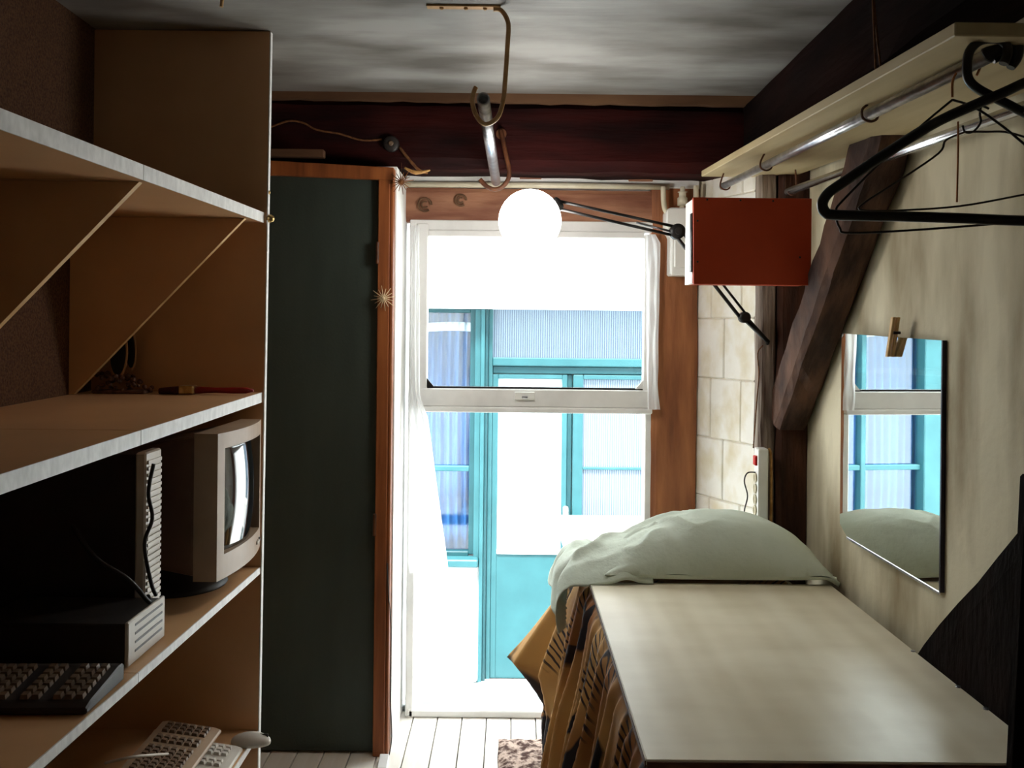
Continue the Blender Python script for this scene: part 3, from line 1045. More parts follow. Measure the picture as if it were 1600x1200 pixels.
grid(bm, scr, 24, 20)
bmesh.ops.recalc_face_normals(bm, faces=bm.faces)
solid(obj('screen', bm, 'crt', mo), .004, 0)
for k in range(3):
    y = y1 - .09 + k * .022
    bm = bm_(); lathe(bm, [(.006, 0), (.006, .004), (.004, .006)], (bul(y, 0) - .001, y, zb0 + .03), 'X', 10)
    obj('button', bm, 'dark_case' if k == 2 else 'pale_plastic', be)
bm = bm_(); lathe(bm, [(.14, 0), (.145, .006), (.13, .018), (.08, .03), (.075, .075)], (-.93, 2.48, zl), 'Z', 28)
obj('swivel_base', bm, 'dark_case', mo)

# slim tower computer
zl = z_low(2.06)
xt = P(228, 800, 2.03).x
tw = thing('tower_computer', (xt - .2, 2.08, zl), 'slim upright computer with pale louvred front on the shelf', 'computer')
bx('case', 'dark_case', tw, xt - .40, xt - .022, 2.03, 2.115, zl + .004, zl + .415, .004)
bz = bx('front_bezel', 'pale_plastic', tw, xt - .024, xt, 2.027, 2.118, zl + .004, zl + .42, .004)
bm = bm_()
for k in range(26):
    z = zl + .03 + k * .0145
    box(bm, xt, xt + .004, 2.034, 2.110, z, z + .008)
o = obj('louvres', bm, 'pale_plastic', bz); o['kind'] = 'stuff'
bx('foot', 'black_plastic', tw, xt - .1, xt - .03, 2.04, 2.105, zl, zl + .005)

# flat box with grooved front
zl = z_low(1.93)
ya, yb = 1.835, 2.022
xt2 = -.778
fb = thing('desktop_drive', (xt2 - .15, 1.93, zl), 'flat dark box with grooved pale front lying beside the slim computer', 'computer')
bx('case', 'dark_case', fb, xt2 - .32, xt2 - .006, ya, yb, zl + .006, zl + .092, .003)
fp = bx('front_panel', 'pale_plastic', fb, xt2 - .008, xt2, ya - .003, yb + .003, zl + .004, zl + .096, .002)
for k in range(4):
    z = zl + .025 + k * .018
    bx('groove', 'dark_case', fp, xt2 - .002, xt2 + .0006, ya + .03, yb - .012, z, z + .005)
for y in (ya + .02, yb - .02):
    bm = bm_(); lathe(bm, [(.009, 0), (.009, .007)], (xt2 - .03, y, zl), 'Z', 10); obj('foot', bm, 'black_plastic', fb)
# cables over it
o = tb('cable', 'dark_case', None, [P(112, 820, 1.98), P(150, 872, 1.95), P(200, 905, 1.94), P(232, 940, 1.97), Vector((xt2 - .03, 2.005, zl + .1))], .005, 8, 6)
tag(o, 'dark cable looping down onto the flat box', 'cable')
o = tb('cable', 'dark_case', None, [P(240, 725, 2.0), P(232, 770, 2.0), P(238, 810, 2.005), P(226, 850, 2.0), P(236, 910, 2.0), Vector((xt2 - .015, 2.012, zl + .1))], .0045, 8, 6)
tag(o, 'dark cable hanging in front of the louvred computer', 'cable')


# keyboards
def keyboard(loc, rz, L_, D_, body, keys, label, rows=6, cols=22, hgt=.022):
    k = thing('keyboard', loc, label, 'keyboard', None)
    b0 = BASE[k.name].copy()
    BASE[k.name] = Vector((0, 0, 0))
    bm = bm_()
    prof = [(-D_ / 2, 0), (D_ / 2, 0), (D_ / 2, hgt * 1.5), (D_ / 2 - .02, hgt * 1.6), (-D_ / 2 + .02, hgt * .8), (-D_ / 2, hgt * .5)]
    prism(bm, [(-L_ / 2, y, z) for y, z in prof], (L_, 0, 0), .003)
    obj('body', bm, body, k)
    bm = bm_()
    for r in range(rows):
        y = -D_ / 2 + .024 + r * (D_ - .045) / rows
        z = hgt * .8 + (y + D_ / 2 - .02) / (D_ - .04) * hgt * .8
        for c_ in range(cols):
            x = -L_ / 2 + .014 + c_ * (L_ - .026) / cols
            if c_ in (15, 18):
                continue
            hexa(bm, [(x, y, z - .002), (x + .0155, y, z - .002), (x + .0155, y + .0165, z), (x, y + .0165, z),
                      (x + .002, y + .002, z + .008), (x + .0135, y + .002, z + .008), (x + .0135, y + .014, z + .010), (x + .002, y + .014, z + .010)])
    o = obj('keys', bm, keys, k)
    o['kind'] = 'stuff'
    k.rotation_euler = (0, 0, rz)
    BASE[k.name] = b0
    return k


zl = z_low(1.66)
k_ = keyboard((-.985, 1.675, zl + .002), math.radians(2), .46, .17, 'dark_case', 'key_brown', 'dark keyboard on the shelf in front of the flat grooved box')
k_.rotation_euler.x = z_low(2) - z_low(1)
zq = z_bot(2)
keyboard((-.84, 2.325, zq + .0), math.radians(90), .46, .17, 'pale_plastic', 'pale_plastic', 'pale keyboard underneath, at the bottom of the keyboard pile')
keyboard((-.905, 2.335, zq + .047), math.radians(90), .46, .17, 'beige_plastic', 'key_brown', 'beige keyboard with brown keys lying on top of the pile')
# mouse
c = Vector((-.735, 2.60, zq))
ms = thing('mouse', c, 'pale computer mouse at the edge of the lowest shelf', 'mouse')
bm = bm_()
bmesh.ops.create_uvsphere(bm, u_segments=20, v_segments=12, radius=1)
for v in bm.verts:
    v.co = Vector((v.co.x * .058, v.co.y * .032, max(v.co.z, -.25) * .026 + .008)) + c + Vector((-.01, 0, 0))
for f in bm.faces:
    f.smooth = True
obj('shell', bm, 'pale_plastic', ms)
bx('button_split', 'dark_case', ms, c.x + .012, c.x + .04, c.y - .001, c.y + .001, c.z + .020, c.z + .031)
o = tb('cable', 'pale_plastic', None, [P(165, 1192, 2.2), P(200, 1184, 2.15), P(235, 1180, 2.2), P(262, 1178, 2.3)], .0035, 6, 6)
tag(o, 'pale cable lying over the keyboards on the lowest shelf', 'cable')

# ================================================================ ceiling fittings
# near hook strip, far hook, pipe
yn = 2.47
hk = thing('ceiling_hook', P(756, 195, yn), 'bent flat hook screwed to the ceiling, holding the near end of the pipe', 'hook')
xs0, xs1 = P(667, 8, yn).x, P(788, 12, yn).x
bx('fixing_strip', 'hook', hk, xs0, xs1 - .01, yn - .012, yn + .012, ZC - .006, ZC, .001)
for px in (690, 728, 758):
    bm = bm_(); lathe(bm, [(.006, 0), (.005, -.004), (.002, -.006)], (P(px, 14, yn).x, yn, ZC - .006), 'Z', 10)
    obj('screw', bm, 'hook', hk)
pts = [Vector((xs1 - .03, yn, ZC - .009)), Vector((xs1 - .008, yn, ZC - .012)), P(794, 36, yn), P(793, 70, yn), P(789, 130, yn), P(786, 158, yn), P(777, 184, yn), P(758, 194, yn), P(744, 180, yn),
       P(738, 158, yn), P(741, 142, yn), P(744, 136, yn)]
tb('rod', 'hook', hk, pts, .0065, 8, 5)
yf = 3.345
hk2 = thing('ceiling_hook', P(772, 296, yf), 'dark hook on the beam holding the far end of the pipe', 'hook')
pts = [Vector((P(783, 205, yf).x, BEAMY + .0, P(783, 205, yf).z)), P(783, 205, yf + .02), P(789, 235, yf), P(795, 262, yf), P(795, 277, yf), P(787, 290, yf), P(774, 296, yf), P(760, 291, yf), P(750, 280, yf)]
tb('rod', 'dark_hook', hk2, pts, .0085, 8, 5)
bm = bm_(); lathe(bm, [(.02, 0), (.02, .006)], (P(783, 205, yf).x, BEAMY - .012, P(783, 205, yf).z), 'Y', 14)
obj('fixing_plate', bm, 'dark_hook', hk2)
bm = bm_()
pa, pb_ = P(755, 154, 2.38), P(775, 284, 3.39)
mid = pa.lerp(pb_, .5) + Vector((.008, 0, -.004))
pipe(bm, pa, pb_, .0175, .014)
tag(obj('steel_pipe', bm, 'steel'), 'short galvanised pipe hung from two hooks below the ceiling', 'pipe')
o = tb('ceiling_peg', 'hook', None, [P(347, -8, 2.4) * 1, P(347, 3, 2.4), P(346, 13, 2.4)], .005, 8, 0)
o.location.z = ZC - (P(347, -8, 2.4).z - P(346, 13, 2.4).z) - .0
tag(o, 'small rusty peg in the ceiling above the shelving', 'peg')

# wire and junction box on the beam
yb = BEAMY - .004
jb = thing('junction_box', P(612, 226, yb), 'round dark junction box with cables on the main beam', 'junction box')
bm = bm_(); lathe(bm, [(.03, 0), (.03, -.018), (.026, -.022), (.008, -.024)], P(612, 226, yb), 'Y', 20)
obj('body', bm, 'dark_case', jb)
bm = bm_(); lathe(bm, [(.010, -.020), (.010, -.027), (.006, -.029)], P(612, 226, yb), 'Y', 12)
obj('cap', bm, 'key_brown', jb)
tb('cable', 'string', jb, [P(405, 206, yb), P(430, 196, yb), P(452, 189, yb - .004), P(474, 192, yb), P(495, 203, yb), P(530, 209, yb), P(565, 219, yb), P(597, 218, yb)], .004, 6, 5)
tb('cable', 'string', jb, [P(624, 230, yb), P(640, 250, yb - .01), P(655, 266, yb - .01), P(668, 270, yb)], .006, 6, 5)


def straw_star(c, r, m, label, n_=8, tilt=.15):
    s_ = thing('straw_star', c, label, 'ornament', 'straw stars')
    for k in range(n_):
        a = PI * k / n_ + tilt
        dd = Vector((math.cos(a), .10 * math.sin(3 * k), math.sin(a))) * r * (1 if k % 2 == 0 else .78)
        tb('straw', m, s_, [c - dd, c, c + dd], [.001, .0026, .001], 5)
    bm = bm_(); lathe(bm, [(.003, -.004), (.006, -.002), (.006, .002), (.003, .004)], c, 'Y', 10)
    obj('knot', bm, m, s_)
    tb('thread', 'string', s_, [c + Vector((0, .002, r * .3)), c + Vector((0, .002, r * 1.5))], .0006, 4)
    return s_


straw_star(P(627, 284, 3.24), .046, 'dark_straw', 'brown straw star hanging under the beam beside the door frame')
straw_star(P(599, 466, 3.252), .046, 'pale_straw', 'pale straw star pinned halfway up the orange door frame')
o = tb('twig', 'straw', None, [P(632, 262, 3.30), P(650, 270, 3.31), P(672, 266, 3.32)], [.004, .008, .003], 6, 3)
tag(o, 'dry twig tucked under the beam beside the straw star', 'twig')

# cable and wedge beside the door frame
o = tb('cable', 'black_plastic', None, [P(605, 880, 3.262), P(607, 930, 3.262), P(611, 980, 3.30), P(610, 1080, 3.30), P(612, 1150, 3.30), P(608, 1180, 3.27)], .0022, 6, 6)
tag(o, 'thin black cable hanging along the door frame to the floor', 'cable')
q = P(600, 1196, 3.19)
bm = bm_(); hexa(bm, [(q.x - .022, 3.17, 0), (q.x + .012, 3.17, 0), (q.x + .012, 3.24, 0), (q.x - .022, 3.24, 0),
                      (q.x - .022, 3.17, .006), (q.x + .012, 3.17, .006), (q.x + .012, 3.24, .024), (q.x - .022, 3.24, .024)], .002)
tag(obj('door_wedge', bm, 'white_paint'), 'small white wedge on the floor at the foot of the door frame', 'wedge')

# ================================================================ electrics and lamp
# white meter box
yb = 3.585
x0, x1 = P(1041, 400, 3.50).x, P(1088, 400, 3.50).x
z0, z1 = P(1060, 430, 3.50).z, P(1060, 324, 3.50).z
eb = thing('fuse_box', ((x0 + x1) / 2, 3.54, z0), 'white fuse box with conduits on the window post', 'fuse box')
bm = bm_()
prism(bm, [(x0 + .018, 3.50, z0), (x1, 3.50, z0), (x1, 3.50, z1), (x0 + .012, 3.50, z1), (x0, 3.50, z1 - .012), (x0, 3.50, z1 - .09), (x0 + .018, 3.50, z1 - .11)], (0, .095, 0), .006)
obj('body', bm, 'white_plastic', eb)
bx('cover', 'white_plastic', eb, x0 + .03, x1 - .01, 3.490, 3.502, z0 + .03, z1 - .12, .004)
for px, r in ((1037, .013), (1067, .012), (1088, .013)):
    x = P(px, 280, 3.54).x
    zt_ = 2.135 if px != 1088 else 2.14
    if px == 1037:
        pts = [Vector((x, 3.545, zt_)), Vector((x + .002, 3.545, zt_ - .06)), Vector((x + .012, 3.54, zt_ - .1)), Vector((x0 + .04, 3.54, z1 - .02))]
    else:
        pts = [Vector((x, 3.545, zt_)), Vector((x, 3.545, zt_ - .05)), Vector((x - .004, 3.545, z1 - .02))]
    tb('conduit', 'cream_plastic', eb, pts, r * .8, 10, 5)
bm = bm_(); lathe(bm, [(.02, 0), (.02, .03), (.014, .034), (.014, .05), (.02, .054)], (P(1067, 280, 3.54).x, 3.545, 2.06), 'Z', 14)
obj('gland', bm, 'cream_plastic', eb)

# adjustable lamp with lit globe
cl = P(1200, 534, 3.235)
lp = thing('desk_lamp', cl, 'black jointed lamp arm with a lit white globe bulb before the window', 'lamp')
jn = P(1163, 496, 3.20)
el = P(1058, 362, 3.06)
hd = P(872, 320, 2.92)
gc = P(828, 345, 2.90)
tb('clamp_rod', 'black_plastic', lp, [cl + Vector((.01, .05, -.02)), cl, jn], [.006, .008, .012], 8)
bm = bm_(); lathe(bm, [(.012, -.018), (.02, -.016), (.02, .016), (.012, .018)], jn, 'Y', 14); obj('lower_joint', bm, 'black_plastic', lp)
for k, s_ in ((0, -1), (1, 1)):
    off = Vector((.8, 0, .62)) * .012 * s_
    tb('lower_rod', 'black_plastic', lp, [jn + off, el + off], .0065 if k == 0 else .0045, 8)
bm = bm_(); lathe(bm, [(.012, -.02), (.026, -.018), (.026, .018), (.012, .02)], el, 'Y', 18); ej = obj('elbow_joint', bm, 'black_plastic', lp)
bm = bm_(); lathe(bm, [(.012, -.028), (.012, -.018)], el, 'Y', 12); obj('knob', bm, 'dark_case', ej)
for s_ in (-1, 1):
    off = Vector((.1, 0, 1)) * .0155 * s_
    tb('upper_rod', 'black_plastic', lp, [el + off, hd + off * .8], .005, 8)
tb('spring', 'steel', lp, [el + Vector((-.02, 0, 0)), el.lerp(hd, .35)], .004, 6)
tb('lamp_socket', 'black_plastic', lp, [hd + Vector((.004, .004, .008)), hd.lerp(gc, .25)], [.022, .024], 16)
bm = bm_(); bmesh.ops.create_uvsphere(bm, u_segments=32, v_segments=20, radius=49 / F * 2.9, matrix=Matrix.Translation(gc))
for f in bm.faces:
    f.smooth = True
obj('globe', bm, 'globe', lp)
o = tb('cable', 'string', None, [P(1192, 540, 3.22), P(1184, 552, 3.23), P(1186, 585, 3.235), P(1183, 620, 3.235), P(1180, 660, 3.22), P(1177, 700, 3.20)], .0022, 6, 6)
tag(o, 'thin lamp cord running down the grey post to the power strip', 'cable')

# power strip
p0 = P(1190, 812, 3.19); p1 = P(1190, 701, 3.19)
ps = thing('power_strip', p0, 'white power strip with red switch fixed upright beside the corner post', 'power strip')
bx('body', 'white_plastic', ps, p0.x - .016, p0.x + .022, 3.185, 3.242, p0.z - .1, p1.z, .006, 2)
bx('switch', 'red_switch', ps, p0.x - .024, p0.x - .014, 3.195, 3.225, P(1180, 728, 3.19).z, P(1180, 713, 3.19).z, .002)
for k in range(5):
    z = P(1180, 748 + k * 17, 3.19).z
    bm = bm_(); lathe(bm, [(.017, 0), (.019, -.005), (.014, -.006), (.013, -.001)], (p0.x - .016, 3.212, z), 'X', 16)
    obj('socket', bm, 'cream_plastic', ps)
tb('mains_cord', 'straw', ps, [(p0.x + .026, 3.2, p1.z - .0), (p0.x + .034, 3.2, p1.z - .04), (p0.x + .036, 3.2, p0.z), (p0.x + .03, 3.2, p0.z - .1)], .005, 8, 5)
o = tb('cable', 'dark_case', None, [P(1180, 738, 3.19), P(1168, 739, 3.17), P(1163, 752, 3.16), P(1168, 775, 3.16), P(1163, 800, 3.16), P(1166, 830, 3.16)], .0025, 6, 6)
tag(o, 'short dark cord curling out of the power strip behind the pillow', 'cable')

# ================================================================ red panel box, hanging shelf, rails, hangers
yr = 2.86
x0, x1 = P(1084, 380, yr).x, P(1268, 380, yr).x
zr0, zr1 = P(1170, 445, yr).z, P(1170, 309, yr).z
rb = thing('red_box', ((x0 + x1) / 2, yr + .05, zr0), 'red-painted wooden box mounted under the far end of the hanging shelf', 'box')
bm = bm_()
hexa(bm, [(x0, yr, zr0), (x1, yr, zr0), (x1, yr + .012, zr0), (x0, yr + .012, zr0),
          (x0 - .004, yr, zr1), (x1, yr, zr1), (x1, yr + .012, zr1), (x0 - .004, yr + .012, zr1)], .002)
fr = obj('front_panel', bm, 'red_panel', rb)
bx('side_panel', 'white_paint', rb, x0 - .002, x0 + .012, yr + .012, yr + .13, zr0 + .004, zr1 - .004)
bx('side_panel', 'red_panel', rb, x1 - .014, x1 - .002, yr + .012, yr + .13, zr0 + .004, zr1 - .004)
bx('top_panel', 'raw_wood', rb, x0 + .012, x1 - .014, yr + .012, yr + .13, zr1 - .016, zr1 - .004)
bx('bottom_panel', 'red_panel', rb, x0 + .012, x1 - .014, yr + .012, yr + .13, zr0 + .004, zr0 + .016)
bx('side_trim', 'dark_case', rb, x0 - .007, x0 - .002, yr + .004, yr + .03, zr0 + .04, zr1 - .05)
for px, py in ((1105, 312), (1157, 313), (1208, 314), (1090, 345), (1090, 409), (1250, 402)):
    q = P(px, py, yr)
    bm = bm_(); lathe(bm, [(.0035, 0), (.003, -.0015)], q, 'Y', 8); obj('nail', bm, 'dark_case', fr)

# hanging shelf: slopes slightly down towards the camera
yA, yB = 3.33, 1.40
fA = P(1096, 276, yA); fB = P(1492, 56, yB)
sl = (fB - fA) / (yB - yA)
xr_ = 1.03


def sp(x, y, dz=0):
    t = (y - yA)
    return Vector((x, y, fA.z + sl.z * t + dz))


ex = lambda y: fA.x + sl.x * (y - yA)
hs = thing('hanging_shelf', (0.9, 2.3, 2.05), 'long pale board shelf hung high along the right wall', 'shelf')
bm = bm_()
th = .022
hexa(bm, [sp(ex(yB), yB), sp(xr_, yB), sp(xr_, yA), sp(ex(yA), yA),
          sp(ex(yB), yB, th), sp(xr_, yB, th), sp(xr_, yA, th), sp(ex(yA), yA, th)], .002)
obj('board', bm, 'shelf_raw', hs)
# front rail
rA, rB = P(1130, 291, 3.25), P(1552, 84, 1.46)
dr_ = (rB - rA)


def rail(y):
    return rA + dr_ * ((y - rA.y) / dr_.y)


cr = thing('clothes_rail', (0.77, 2.3, 2.0), 'galvanised clothes rail hooked under the front of the hanging shelf', 'rail')
bm = bm_(); pipe(bm, rail(3.26), rail(1.465), .0125, .010, 18); obj('pipe', bm, 'steel', cr)
for y in (3.22, 2.72, 1.95):
    c = rail(y)
    zt_ = sp(0, y).z
    pts = [Vector((c.x - .006, y, zt_)), Vector((c.x - .017, y, c.z + .01)), Vector((c.x - .016, y, c.z - .008)), Vector((c.x, y, c.z - .016)), Vector((c.x + .015, y, c.z - .01)), Vector((c.x + .017, y, c.z + .008)), Vector((c.x + .02, y, c.z + .015))]
    tb('hook', 'dark_hook', cr, pts, .003, 6, 4)
e0 = rail(1.475)
ye = 1.46
tb('end_clamp', 'black_plastic', cr, [e0 + Vector((-.004, 0, .0)), P(1562, 74, ye), P(1576, 62, ye), P(1588, 72, ye), P(1586, 92, ye), P(1579, 106, ye)], [.014, .015, .016, .012, .010, .007], 10, 5)
tb('clamp_bolt', 'black_plastic', cr, [P(1566, 78, ye), P(1560, 92, ye), P(1553, 96, ye)], .004, 8, 3)
tb('clamp_strap', 'black_plastic', cr, [P(1575, 64, ye), Vector((P(1572, 50, ye).x, ye, sp(0, ye).z))], .006, 8)
sA, sB = P(1233, 299, 3.12), P(1600, 168, 1.71)
ds = sB - sA
c2 = thing('clothes_rail', (0.97, 2.3, 1.95), 'bright steel clothes rail close to the right wall behind the hangers', 'rail')
bm = bm_(); pipe(bm, sA - ds * .01, sA + ds * 1.25, .0125, .010, 18); obj('pipe', bm, 'bright_pipe', c2)
for t in (.02, .5, 1.1):
    c = sA + ds * t
    tb('hook', 'dark_hook', c2, [Vector((c.x + .012, c.y, sp(0, c.y).z)), Vector((c.x + .016, c.y, c.z)), Vector((c.x, c.y, c.z - .016)), Vector((c.x - .015, c.y, c.z - .004))], .003, 6, 4)
# rope holding the shelf
yk = 1.72
q = P(1328, 18, yk)
ro = thing('rope', P(1334, 128, yk), 'knotted brown rope holding up the hanging shelf', 'rope')
xe = ex(yk) + .008
zt_ = sp(0, yk).z + th
q0 = Vector((xe - .012, yk, zt_ + .165))
tb('strand', 'string', ro, [q0 + Vector((-.002, 0, .1)), q0, Vector((xe - .004, yk, zt_ - .002))], .0022, 6, 4)
tb('strand', 'string', ro, [q0 + Vector((.002, 0, .1)), q0, Vector((xe + .006, yk, zt_ - .002))], .0022, 6, 4)
bm = bm_(); bmesh.ops.create_icosphere(bm, subdivisions=2, radius=.009, matrix=Matrix.Translation(q0) @ Matrix.Diagonal((.8, .8, 1.5, 1)))
for f in bm.faces:
    f.smooth = True
obj('knot', bm, 'string', ro)
tb('tail', 'string', ro, [q0 + Vector((0, 0, .06)), q0 + Vector((-.004, 0, .10)), q0 + Vector((-.002, 0, .16)), Vector((.90, yk, ZC - .02))], .004, 6, 4)

# big black hanger
yh = 1.44
hg = thing('clothes_hanger', P(1550, 150, yh), 'thick black plastic clothes hanger on the front rail', 'hanger', 'clothes hangers on the rails')
pts = [P(1568, 100, yh), P(1574, 84, yh), P(1572, 70, yh), P(1558, 61, yh), P(1532, 64, yh), P(1515, 80, yh), P(1511, 105, yh), P(1514, 125, yh), P(1530, 140, yh), P(1565, 158, yh), P(1604, 178, yh)]
tb('hook', 'black_plastic', hg, pts, .0075, 10, 5)
yh2 = 1.42
pts = [P(1640, 118, yh), P(1600, 130, yh), P(1565, 146, yh2), P(1465, 190, yh2), P(1380, 243, yh2), P(1316, 286, yh2), P(1294, 302, yh2), P(1285, 318, yh2), P(1290, 332, yh2), P(1308, 336, yh2),
       P(1400, 338, yh2), P(1500, 341, yh2), P(1600, 345, yh2), P(1760, 348, yh2), P(1860, 345, yh2), P(1880, 335, yh2), P(1872, 318, yh2), P(1780, 250, yh2), P(1690, 170, yh2), P(1640, 118, yh)]
tb('frame', 'black_plastic', hg, pts, .0085, 10, 5)


def wire_hanger(y, hook, body, m, label, r=.0022):
    h_ = thing('clothes_hanger', P(*body[0], y), label, 'hanger', 'clothes hangers on the rails')
    tb('hook', m[0], h_, [P(a, b, y) for a, b in hook], r, 6, 5)
    tb('frame', m[1], h_, [P(a, b, y) for a, b in body], r, 6, 5)
    return h_


wire_hanger(1.56, [(1526, 118), (1532, 100), (1522, 86), (1508, 88), (1500, 105), (1489, 125), (1488, 152)],
            [(1488, 156), (1440, 196), (1380, 250), (1318, 312), (1306, 330), (1312, 356), (1330, 364), (1450, 358), (1600, 346), (1690, 338), (1700, 322), (1600, 225), (1530, 172), (1488, 156)],
            ('copper_wire', 'wire'), 'thin wire hanger with a copper-coloured hook on the front rail')
wire_hanger(1.72, [(1545, 170), (1534, 166), (1531, 178), (1532, 192), (1520, 206), (1508, 206), (1504, 196)],
            [(1508, 206), (1478, 219), (1466, 240), (1400, 285), (1352, 316), (1346, 328), (1400, 329), (1500, 322), (1600, 304), (1700, 284), (1640, 232), (1580, 208), (1540, 206), (1508, 206)],
            ('wire', 'wire'), 'dark wire hanger hanging from the bright rail by the wall')
o = tb('string', 'copper_wire', None, [P(1497, 190, 1.70), P(1497, 230, 1.70), P(1496, 280, 1.70), P(1495, 316, 1.70)], .0018, 6, 3)
tag(o, 'brown string dangling from the bright rail in front of the wall', 'string')

# ================================================================ mirror with clothes peg
xm_ = 1.022                   # near edge touches the wall, far edge stands off it
xn_ = XR - .008
yl, yr_ = xm_ * F / 516.0, xn_ * F / 673.0
zt1, zt2 = P(1318, 521, yl).z, P(1475, 532, yr_).z
zb1, zb2 = P(1312, 833, yl).z, P(1467, 925, yr_).z
mx = lambda y: xm_ + (xn_ - xm_) * (y - yl) / (yr_ - yl)
mi = thing('mirror', (xm_, (yl + yr_) / 2, zb1), 'frameless wall mirror on the right wall above the bed', 'mirror')
bm = bm_()
poly = [(mx(yl - .05), yl - .05, zb1), (xn_, yr_, zb2), (xn_, yr_, zt2), (xm_, yl, zt1), (xm_, yl, zb1 + .03)]
prism(bm, poly, (.0055, 0, 0))
obj('backing', bm, 'mirror_back', mi)
bm = bm_()
bm.faces.new([bm.verts.new(Vector(q) + Vector((-.0012, (-.0 if i in (1, 2) else .0), 0))) for i, q in enumerate(poly)])
bmesh.ops.recalc_face_normals(bm, faces=bm.faces)
prism_m = obj('glass', bm, 'mirror', mi); solid(prism_m, .001, 0)
bx('edge', 'mirror_back', mi, xn_ - .003, xn_ + .012, yr_ - .006, yr_, zb2, zt2)
bm = bm_()
hexa(bm, [(xn_ - .004, yr_, zb2 - .006), (xn_, yr_, zb2 - .006), (mx(yl - .05), yl - .05, zb1 - .006), (mx(yl - .05) - .004, yl - .05, zb1 - .006),
          (xn_ - .004, yr_, zb2), (xn_, yr_, zb2), (mx(yl - .05), yl - .05, zb1), (mx(yl - .05) - .004, yl - .05, zb1)])
obj('bottom_edge', bm, 'steel', mi)
ym = mx(2.33) * F / 608.0
k0, k1 = P(1413, 496, ym), P(1402, 558, ym)
xm_ = mx(ym)
cp = thing('clothes_peg', k1, 'wooden clothes peg clipped on the top edge of the mirror', 'clothes peg')
for dx_ in (-.012, .0):
    bm = bm_()
    xx = xm_ - .004 + dx_ - .004
    hexa(bm, [(xx - .004, ym - .008 + .022, k1.z), (xx + .004, ym - .008 + .022, k1.z), (xx + .004, ym + .008 + .022, k1.z), (xx - .004, ym + .008 + .022, k1.z),
              (xx - .008, ym - .030, k0.z), (xx, ym - .030, k0.z), (xx, ym - .014, k0.z), (xx - .008, ym - .014, k0.z)], .0015)
    obj('jaw', bm, 'raw_wood', cp)
tb('spring', 'wire', cp, [(xm_ - .02, ym - .014, (k0.z + k1.z) / 2 + .012), (xm_ - .002, ym - .014, (k0.z + k1.z) / 2 + .012)], .004, 8)

# ================================================================ bed
zb = .75
bl, brt, yfar, ynear = P(922, 907, 2.887).x, 1.035, 2.887, 1.684
bd = thing('bed', (.65, 2.5, 0), 'dark wooden bed under the board and duvet', 'bed')
bx('side_rail', 'bed_wood', bd, .25, .28, 1.74, 3.16, .32, .5, .004)
bx('side_rail', 'bed_wood', bd, 1.0, 1.03, 1.74, 3.16, .32, .5, .004)
bx('foot_board', 'bed_wood', bd, .25, 1.03, 1.71, 1.74, .2, .68, .006)
bx('head_board', 'bed_wood', bd, .25, .93, 3.16, 3.19, .2, .74, .006)
for x in (.27, 1.0):
    for y in (1.73, 3.14):
        bx('leg', 'bed_wood', bd, x - .03, x + .03, y - .03, y + .03, 0, .34, .004)
bm = bm_(); box(bm, .285, .995, 1.745, 3.155, .42, .70, .04, 3); tag(obj('mattress', bm, 'mattress'), 'mattress hidden under the patterned duvet', 'mattress')

# patterned duvet hanging over the left side
LEN = 1.52


def duvet(u, v):
    """u runs from foot to head, v from the wall side over the edge down to the floor"""
    y = 1.70 + LEN * u
    s_ = v * 1.32                 # metres of cloth from x = .92
    edge = .255 - .02 * u
    top = .728
    rad = .07
    flat = .92 - (edge + rad)
    if s_ < flat:
        x, z = .92 - s_, top
        side = 0.0
    elif s_ < flat + rad * PI / 2:
        a = (s_ - flat) / rad
        x, z = edge + rad - rad * math.sin(a), top - rad + rad * math.cos(a)
        side = a / (PI / 2) * .35
    else:
        dn = s_ - flat - rad * PI / 2
        x, z = edge - .10 * min(1, dn / .5), top - rad - dn
        side = .35 + .65 * min(1, dn / .25)
    dn = max(0, top - z)
    # folds sweep diagonally: phase depends on height too
    ph = y * 72 + dn * 12 + 2.4 * noise.noise(Vector((y * 2.2, dn * 2.0, 5)))
    f1 = (.5 - math.sqrt(math.sin(ph * .5) ** 2 + .03)) * .048 + (.5 - math.sqrt(math.sin(ph * .29 + 1.1) ** 2 + .03)) * .036
    f1 += .02 * noise.noise(Vector((y * 5, dn * 3, 2)))
    x -= f1 * side + .01 * side
    # flared corner at the head end
    if u > .84:
        w_ = (u - .84) / .16
        x -= .19 * w_ ** 1.4 * max(0, 1 - abs(dn - .36) / (.30 if dn < .36 else .14)) ** 1.1
        y += .05 * w_ * side
    if side == 0:
        z += .004 * noise.noise(Vector((x * 9, y * 9, 1)))
    z = max(z, .012 + .01 * abs(math.sin(ph)))
    return Vector((x, y, z))


bm = bm_()
grid(bm, duvet, 300, 130, uvs=lambda u, v: (u * LEN, v * 1.32))
du = obj('duvet', bm, 'duvet'); solid(du, .004, 1)
tag(du, 'ochre patterned duvet with dark spots hanging down the side of the bed', 'duvet')

# plywood board
bo = thing('plywood_board', ((bl + brt) / 2, (yfar + ynear) / 2, zb - .014), 'large pale plywood board lying on top of the bed', 'board')
bx('panel', 'board', bo, bl, brt, ynear, yfar, zb - .012, zb, .0025)
bx('front_edge', 'board_edge', bo, bl + .002, brt - .002, ynear - .003, ynear + .01, zb - .016, zb - .003)
bx('side_edge', 'board_edge', bo, bl - .002, bl + .004, ynear + .002, yfar - .002, zb - .014, zb - .003)
for y in (2.05, 1.93, 2.28):
    bm = bm_(); lathe(bm, [(.006, 0), (.005, .003)], (brt - .006, y, zb), 'Z', 8); obj('screw', bm, 'steel', bo)

# pillow
pc = Vector((.66, 3.02, zb + .004))
pw_ = thing('pillow', pc, 'pale sage-green pillow with a loose crumpled case at the head of the bed', 'pillow')


